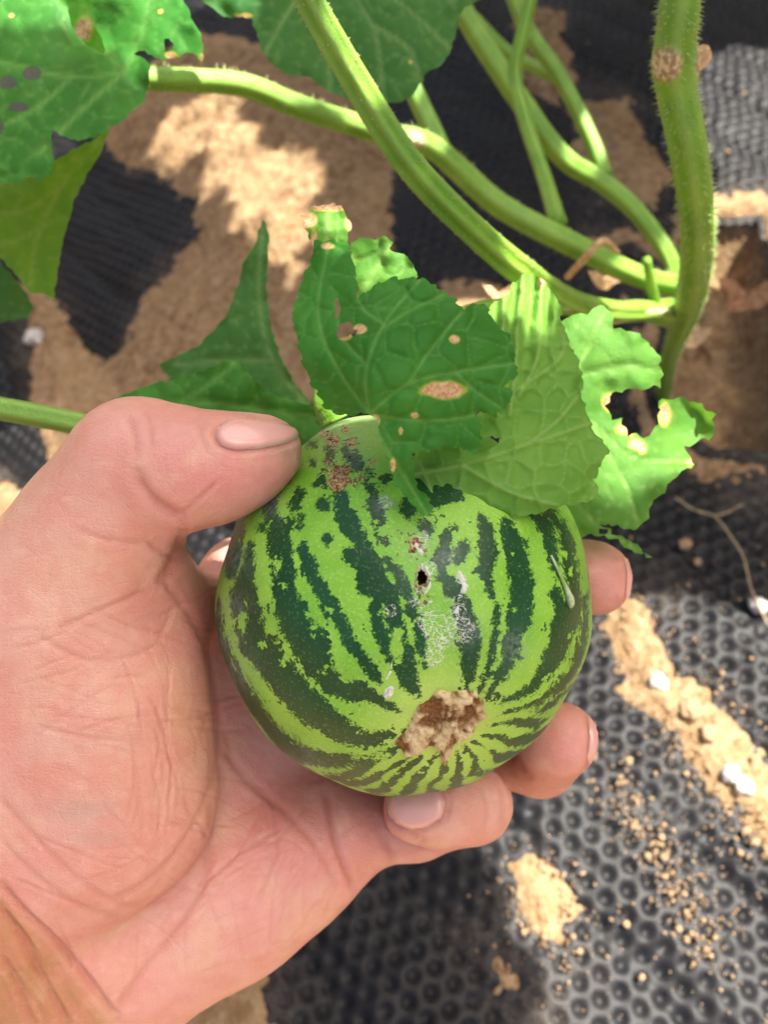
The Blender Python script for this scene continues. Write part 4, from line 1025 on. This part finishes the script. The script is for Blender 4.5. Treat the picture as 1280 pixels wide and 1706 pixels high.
for k in range(34):
    x0, y0 = r.uniform(200, 340), r.uniform(1060, 1400); a = r.normal(1.35, .2); ln = r.uniform(60, 150)
    CREASES.append(([(x0, y0), (x0 + ln * .5 * math.cos(a) + 8, y0 + ln * .5 * math.sin(a)), (x0 + ln * math.cos(a), y0 + ln * math.sin(a))], r.uniform(.06, .16), r.uniform(2.2, 3.6)))
for k in range(54):
    x0, y0 = r.uniform(220, 560), r.uniform(1380, 1640); a = r.normal(-.7, .5); ln = r.uniform(50, 150)
    CREASES.append(([(x0, y0), (x0 + ln * .5 * math.cos(a), y0 + ln * .5 * math.sin(a) + r.uniform(-10, 10)), (x0 + ln * math.cos(a), y0 + ln * math.sin(a))], r.uniform(.05, .13), r.uniform(2.2, 3.6)))
for k in range(30):
    x0, y0 = r.uniform(-20, 120), r.uniform(1520, 1700); ln = r.uniform(60, 160); a = 1.0 + r.normal(0, .1)
    CREASES.append(([(x0, y0), (x0 + ln * .5 * math.cos(a) + 5, y0 + ln * .5 * math.sin(a)), (x0 + ln * math.cos(a), y0 + ln * math.sin(a))], r.uniform(.08, .2), r.uniform(3, 5)))
NAIL_T = [(362,712),(378,702),(410,700),(450,702),(488,709),(503,718),(496,730),(470,740),(430,748),(390,750),(368,742),(358,728)]
NAIL_P = [(646,1340),(654,1318),(676,1308),(706,1306),(732,1314),(742,1336),(736,1362),(712,1378),(684,1382),(660,1372),(648,1356)]
CREASES += [([(962,1152),(975,1180),(984,1215),(984,1255),(976,1290)], .45, 5), ([(1040,914),(1047,945),(1047,985),(1039,1010)], .4, 4), (NAIL_T[6:] + NAIL_T[:2], .55, 5), (NAIL_P[4:], .5, 5), ([(740,1300),(752,1335),(742,1375)], .3, 5), ([(828,1300),(838,1335),(834,1380)], .2, 5), ([(800,1310),(812,1345),(806,1385)], .15, 4), ([(330,700),(336,730),(345,755)], .2, 5), ([(210,690),(222,720),(226,760)], .25, 6), ([(240,680),(250,712),(252,745)], .2, 5)]
disp = np.zeros(nv); cre = np.zeros(nv)
for (pl_, dep, wd) in CREASES:
    p = catmull(np.array(pl_, float), 6)
    b0 = p.min(0) - 40; b1 = p.max(0) + 40
    m = (hx_ > b0[0]) & (hx_ < b1[0]) & (hy_ > b0[1]) & (hy_ < b1[1]) & (fr > 0)
    if not m.any(): continue
    d_, _ = seg_dist(hx_[m], hy_[m], p)
    # fade at the ends
    e_ = np.minimum(np.hypot(hx_[m] - p[0, 0], hy_[m] - p[0, 1]), np.hypot(hx_[m] - p[-1, 0], hy_[m] - p[-1, 1])); fade = sstep(0, 25, e_ + 8)
    g_ = np.exp(-(d_ / wd) ** 2) * fade
    disp[m] -= dep * (g_ - .22 * np.exp(-((d_ - wd * 2.2) / (wd * 1.3)) ** 2) * fade) * fr[m]
    cre[m] = np.maximum(cre[m], g_ * min(1, dep * 1.5 + .14) * fr[m])
disp += .28 * fbm(V * .09, 3, 3) + .10 * fbm(V * .35, 2, 9)
V = V + NN * disp[:, None]
def blob(cx, cy, rx, ry): return np.exp(-((hx_ - cx) / rx) ** 2 - ((hy_ - cy) / ry) ** 2)[:, None]
C_PALM = np.array([.61, .295, .232]); C_TAN = np.array([.56, .31, .215]); C_PINK = np.array([.59, .205, .165]); C_FORE = np.array([.41, .20, .085]); C_PALE_SHEEN = np.array([.64, .38, .275])  # pale tone: light skin patches, plus highlights on thenar and thumb base painted in
tone = np.repeat(C_PALM[None], nv, 0)
for (b, c, w) in [(blob(60, 850, 120, 200), C_TAN, .8), (blob(90, 1000, 90, 90), C_PALE_SHEEN, .8), (blob(60, 1120, 60, 60), C_PALE_SHEEN, .5), (blob(40, 880, 40, 60), C_PALE_SHEEN, .5), (blob(300, 1560, 120, 60), C_PALE_SHEEN, .45), (blob(150, 1200, 150, 190), C_TAN, .5), (blob(220, 1280, 100, 60), C_PALE_SHEEN, .4), (blob(300, 790, 70, 60), C_PINK, .5), (blob(400, 790, 60, 40), C_PINK, .6),
                  (blob(235, 790, 40, 50), C_TAN, .5), (blob(500, 1400, 120, 100), C_PINK, .55), (blob(330, 1000, 90, 80), C_PINK, .55), (blob(930, 1235, 60, 60), C_PINK, .55), (blob(1010, 960, 50, 80), C_PINK, .35), (blob(790, 1340, 60, 70), C_TAN, .6), (blob(180, 1010, 60, 50), C_PALM, .3), (blob(140, 1350, 70, 22), np.array([.40, .30, .23]), .55), (blob(170, 1395, 50, 16), np.array([.38, .28, .22]), .5), (blob(120, 1230, 60, 25), np.array([.62, .42, .32]), .5), (blob(300, 1180, 25, 70), np.array([.58, .33, .16]), .5), (blob(330, 1240, 20, 50), np.array([.56, .34, .17]), .4), (blob(440, 1340, 40, 60), C_PINK, .5), (blob(620, 1300, 60, 60), C_PINK, .6)]:
    tone = tone + (c - tone) * b * w
side = (hx_ + .0 * hy_) * .78 * 0
wl = sstep(-12, 22, ((hy_ - 1476) - (hx_ - 0) * 1.13) / 1.51)[:, None]     # forearm side of the wrist crease
tone = tone + (C_FORE - tone) * wl * .95
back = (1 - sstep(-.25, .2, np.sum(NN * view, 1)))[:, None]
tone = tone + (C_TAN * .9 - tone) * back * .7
tipd = np.exp(-(((hx_ - 480) / 26) ** 2 + ((hy_ - 752) / 24) ** 2))[:, None]
tone = tone + (np.array([.33, .19, .11]) - tone) * tipd * .75               # soil on the thumb tip
HWV = loc2world(V)
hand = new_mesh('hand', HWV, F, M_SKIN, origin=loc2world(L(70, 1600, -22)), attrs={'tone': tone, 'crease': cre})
tag(hand, 'bare left hand with upturned palm gripping the striped melon, thumb on top', 'hand')
bvh = BVHTree.FromPolygons([Vector(v) for v in V.tolist()], F.tolist())
def nail(poly, tipx, lab=None, h0=.28, bulge=.5):
    xy, tr = poly_mesh(poly, 3.2, jag=0, seed=2)
    pos = np.zeros((len(xy), 3)); nn = np.zeros((len(xy), 3)); ok = np.zeros(len(xy), bool)
    for i, (x_, y_) in enumerate(xy):
        d_ = Vector(((x_ - 640) / FP, -(y_ - 853) / FP, -1)).normalized()
        h_ = bvh.ray_cast(Vector((0, 0, D0)), d_)
        if h_[0] is not None and h_[0].z > -60: pos[i] = h_[0]; nn[i] = h_[1]; ok[i] = True
    tr = tr[ok[tr].all(1)]
    if len(tr) < 4: return None
    dd_ = poly_sd(xy[:, 0], xy[:, 1], poly)
    P_ = pos + nn * (h0 * .3 + bulge * sstep(-1, 9, dd_))[:, None]
    u = np.unique(tr); rm = np.zeros(len(xy), int); rm[u] = np.arange(len(u))
    ed = sstep(9, 3, seg_dist(xy[:, 0], xy[:, 1], tipx)[0])
    o = new_mesh('nail', loc2world(P_[u]), rm[tr], M_NAIL, hand, attrs={'edge': ed[u]})
    if lab: o['label'] = lab
    return o
nail(NAIL_T, [(430,748),(470,740),(496,730),(505,718)], 'thumbnail with dirt under its edge')
nail(NAIL_P, [(660,1312),(646,1340),(652,1366)])
nail([(966,1156),(984,1168),(996,1192),(1000,1222),(994,1258),(984,1276),(978,1262),(984,1230),(980,1196),(968,1170)], [(966,1150),(984,1164)])
nail([(1036,912),(1048,930),(1056,960),(1052,992),(1042,1010),(1043,985),(1046,955),(1040,930)], [(1030,905),(1040,912)])

# ------------------------------------------------------------------ things lying on the ground
def ground_at(x, y):
    z = 0.0
    for _ in range(12):
        ray = FW + (x - 640) / FP * RT - (y - 853) / FP * UP
        t = (z - CAM[2]) / ray[2]; p = CAM + ray * t
        z = float(terrain(np.array([p[0]]), np.array([p[1]]))[0])
    return p
def stone(name, x, y, w, mat, label, cat, group=None, flat=.7, seed=0):
    p = ground_at(x, y); d = (p - CAM) @ FW; r_ = w * d / FP / 2
    bm = bmesh.new(); bmesh.ops.create_icosphere(bm, subdivisions=3, radius=1)
    v = np.array([tuple(q.co) for q in bm.verts]); f = np.array([[q.index for q in k.verts] for k in bm.faces]); bm.free()
    rr = np.random.default_rng(seed); v = v * (1 + .55 * fbm(v * 1.7 + seed, 4, seed))[:, None] * np.array([rr.uniform(.85, 1.2), rr.uniform(.8, 1.1), flat]) * r_
    o = new_mesh(name, v + p + np.array([0, 0, r_ * flat * .55]), f, mat, origin=p)
    tag(o, label, cat, group); return o
stone('pebble', 1095, 1137, 30, M_STONE, 'white pebble on the film beside the soil streak', 'pebble', seed=1)
stone('soil_clod', 1180, 1224, 34, M_CLOD, 'round pale soil clod on the film', 'soil clod', seed=2)
stone('pebble', 1215, 1292, 36, M_STONE, 'large white pebble among sunlit soil crumbs', 'pebble', seed=3)
stone('pebble', 1238, 1312, 28, M_STONE, 'white pebble touching the large white pebble', 'pebble', seed=4)
stone('pebble', 1264, 1012, 30, M_STONE, 'white pebble beside the dry tendril', 'pebble', seed=5)
stone('pebble', 62, 566, 34, M_STONE, 'white pebble on the narrow soil strip by the left film', 'pebble', seed=6)
stone('soil_clod', 1150, 1182, 34, M_CLOD, 'brown soil clod behind the round pale clod', 'soil clod', seed=7)
r = np.random.default_rng(12)
CL = [(1182,1220,0),]
grp = 'small soil clods scattered on the film'
spots = [(1040,1300,12),(1058,1330,10),(1078,1430,14),(1104,1432,14),(1112,1462,12),(1140,1490,12),(968,1588,14),(1066,1625,12),(1106,1392,12),(1090,1290,12),(1142,1565,12),(1180,1585,10),(1176,1530,14),(1130,1548,16),(875,1550,12),(905,1560,14),(955,1560,10),(1050,1270,13),(1140,1290,13),(990,1470,9),(1040,1540,16),(1232,1420,12),(1260,1400,15),(1245,1385,18),(1060,1050,14),(1200,1120,14),(1255,1100,12),(1140,910,24),(1165,935,16),(1130,300,20),(1215,250,12),(1240,160,12)]
for k, (x, y, w) in enumerate(spots):
    stone('soil_clod', x + r.uniform(-4, 4), y + r.uniform(-4, 4), w * r.uniform(.55, .95), M_CLOD, ('small tan soil clod on the film beside the upright stem' if y < 400 else 'small tan soil clod on shaded film beside the dry tendril' if y < 1000 else 'small tan soil clod fallen off the sunlit soil patch beside the fingers' if x < 1000 else 'small tan soil clod in the crumb trail below the white pebbles'), 'soil clod', grp, seed=20 + k)
# crumbs nobody could count
cs = []; ss = []
for k in range(2400):
    u_ = r.random()
    if u_ < .45:
        t_ = r.random(); x = 1030 + 260 * t_ + r.normal(0, 42); y = 1010 + 420 * t_ + r.normal(0, 32)
    elif u_ < .7:
        t_ = r.random(); x = 1010 + 190 * t_ + r.normal(0, 26); y = 1280 + 320 * t_ + r.normal(0, 26)
    elif u_ < .85: x = 905 + r.normal(0, 42); y = 1510 + r.normal(0, 52)
    else: x = r.uniform(900, 1280); y = r.uniform(60, 1706)
    p = ground_at(x, y); s = abs(r.normal(.0001, .00035)) + .00015; cs.append(p + np.array([0, 0, .0005 + s * .4])); ss.append(s)
V_, F_ = crumb_mesh(cs, ss, seed=9)
tag(new_mesh('soil_crumbs', V_, F_, M_CLOD, origin=ground_at(1100, 1200), smooth=False), 'fine soil crumbs strewn over the black film', 'soil crumbs', kind='stuff')
# dry tendril and twigs
def gtube(pts, w, lift=.004):
    out = []
    for (x, y) in pts:
        p = ground_at(x, y) + np.array([0, 0, lift]); out.append(wpt(p, w * ((p - CAM) @ FW) / FP / 2))
    return out
td = tube('dry_tendril', gtube([(1120, 838), (1150, 858), (1185, 870), (1210, 900), (1232, 935), (1242, 975), (1250, 1000), (1275, 1050), (1300, 1070)], 3.2, .006), M_TWIG, None, world=True, segs=8)
tag(td, 'thin dry brown tendril lying across the film', 'tendril')
tb = tube('dry_tendril', gtube([(1185, 870), (1205, 865), (1230, 852)], 2.6, .007), M_TWIG, None, world=True, segs=8)
tag(tb, 'short forked dry tendril tip', 'tendril')
tw = tube('dry_leaf_stalk', [(945, 462, .33, 12), (975, 430, .315, 15), (1004, 402, .31, 14), (1030, 420, .32, 10)], M_DRY, None, segs=10)
tag(tw, 'bent tan dry stalk leaning over the side shoot', 'dry stalk')

def scrap(x, y, d, w, seed, label, mat=M_DRY):
    r = np.random.default_rng(seed); n = 22; k = 6
    c = at(x, y, d); sz = w * d / FP / 2; V = [c]; F = []
    for j in range(1, k + 1):
        for i in range(n):
            t = 2 * math.pi * i / n; rr = sz * j / k * (1 + .28 * math.sin(2 * t + seed) + .16 * math.sin(5 * t + 2 * seed) + (.10 * r.uniform(-1, 1) if j == k else 0))
            a, b = rr * math.cos(t), rr * .6 * math.sin(t)
            V.append(c + np.array([a, b * .8, b * .35 + 9 * a * a / sz * .08 + .15 * sz * math.sin(4 * t + j)]))
    F += [(0, 1 + i, 1 + (i + 1) % n) for i in range(n)]
    for j in range(1, k):
        for i in range(n): F.append((1 + (j - 1) * n + i, 1 + j * n + i, 1 + j * n + (i + 1) % n, 1 + (j - 1) * n + (i + 1) % n))
    o = new_mesh('dry_leaf_scrap', np.array(V), F, mat, origin=c); tag(o, label, 'dry leaf'); return o
scrap(1010, 470, .36, 60, 1, 'curled tan leaf scrap below the bent dry stalk')
scrap(830, 492, .30, 44, 2, 'small brown leaf scrap behind the folded leaf')
scrap(1235, 498, .50, 90, 3, 'reddish brown dead leaf lying on the bare soil', mat_plain('red_dead', (.26, .10, .05), (.42, .26, .13), .8, 300))
scrap(1150, 560, .47, 60, 4, 'dead tan leaf piece at the foot of the upright stem')
tube('dead_petiole', [(1118, 520, .342, 26), (1070, 518, .322, 30), (1035, 528, .31, 22), (1000, 540, .30, 12)], mat_plain('pale_dead', (.50, .50, .26), (.66, .60, .38), .7, 300, .4), vine, segs=12)

for o in bpy.data.objects:
    if '_o' in o: del o['_o']
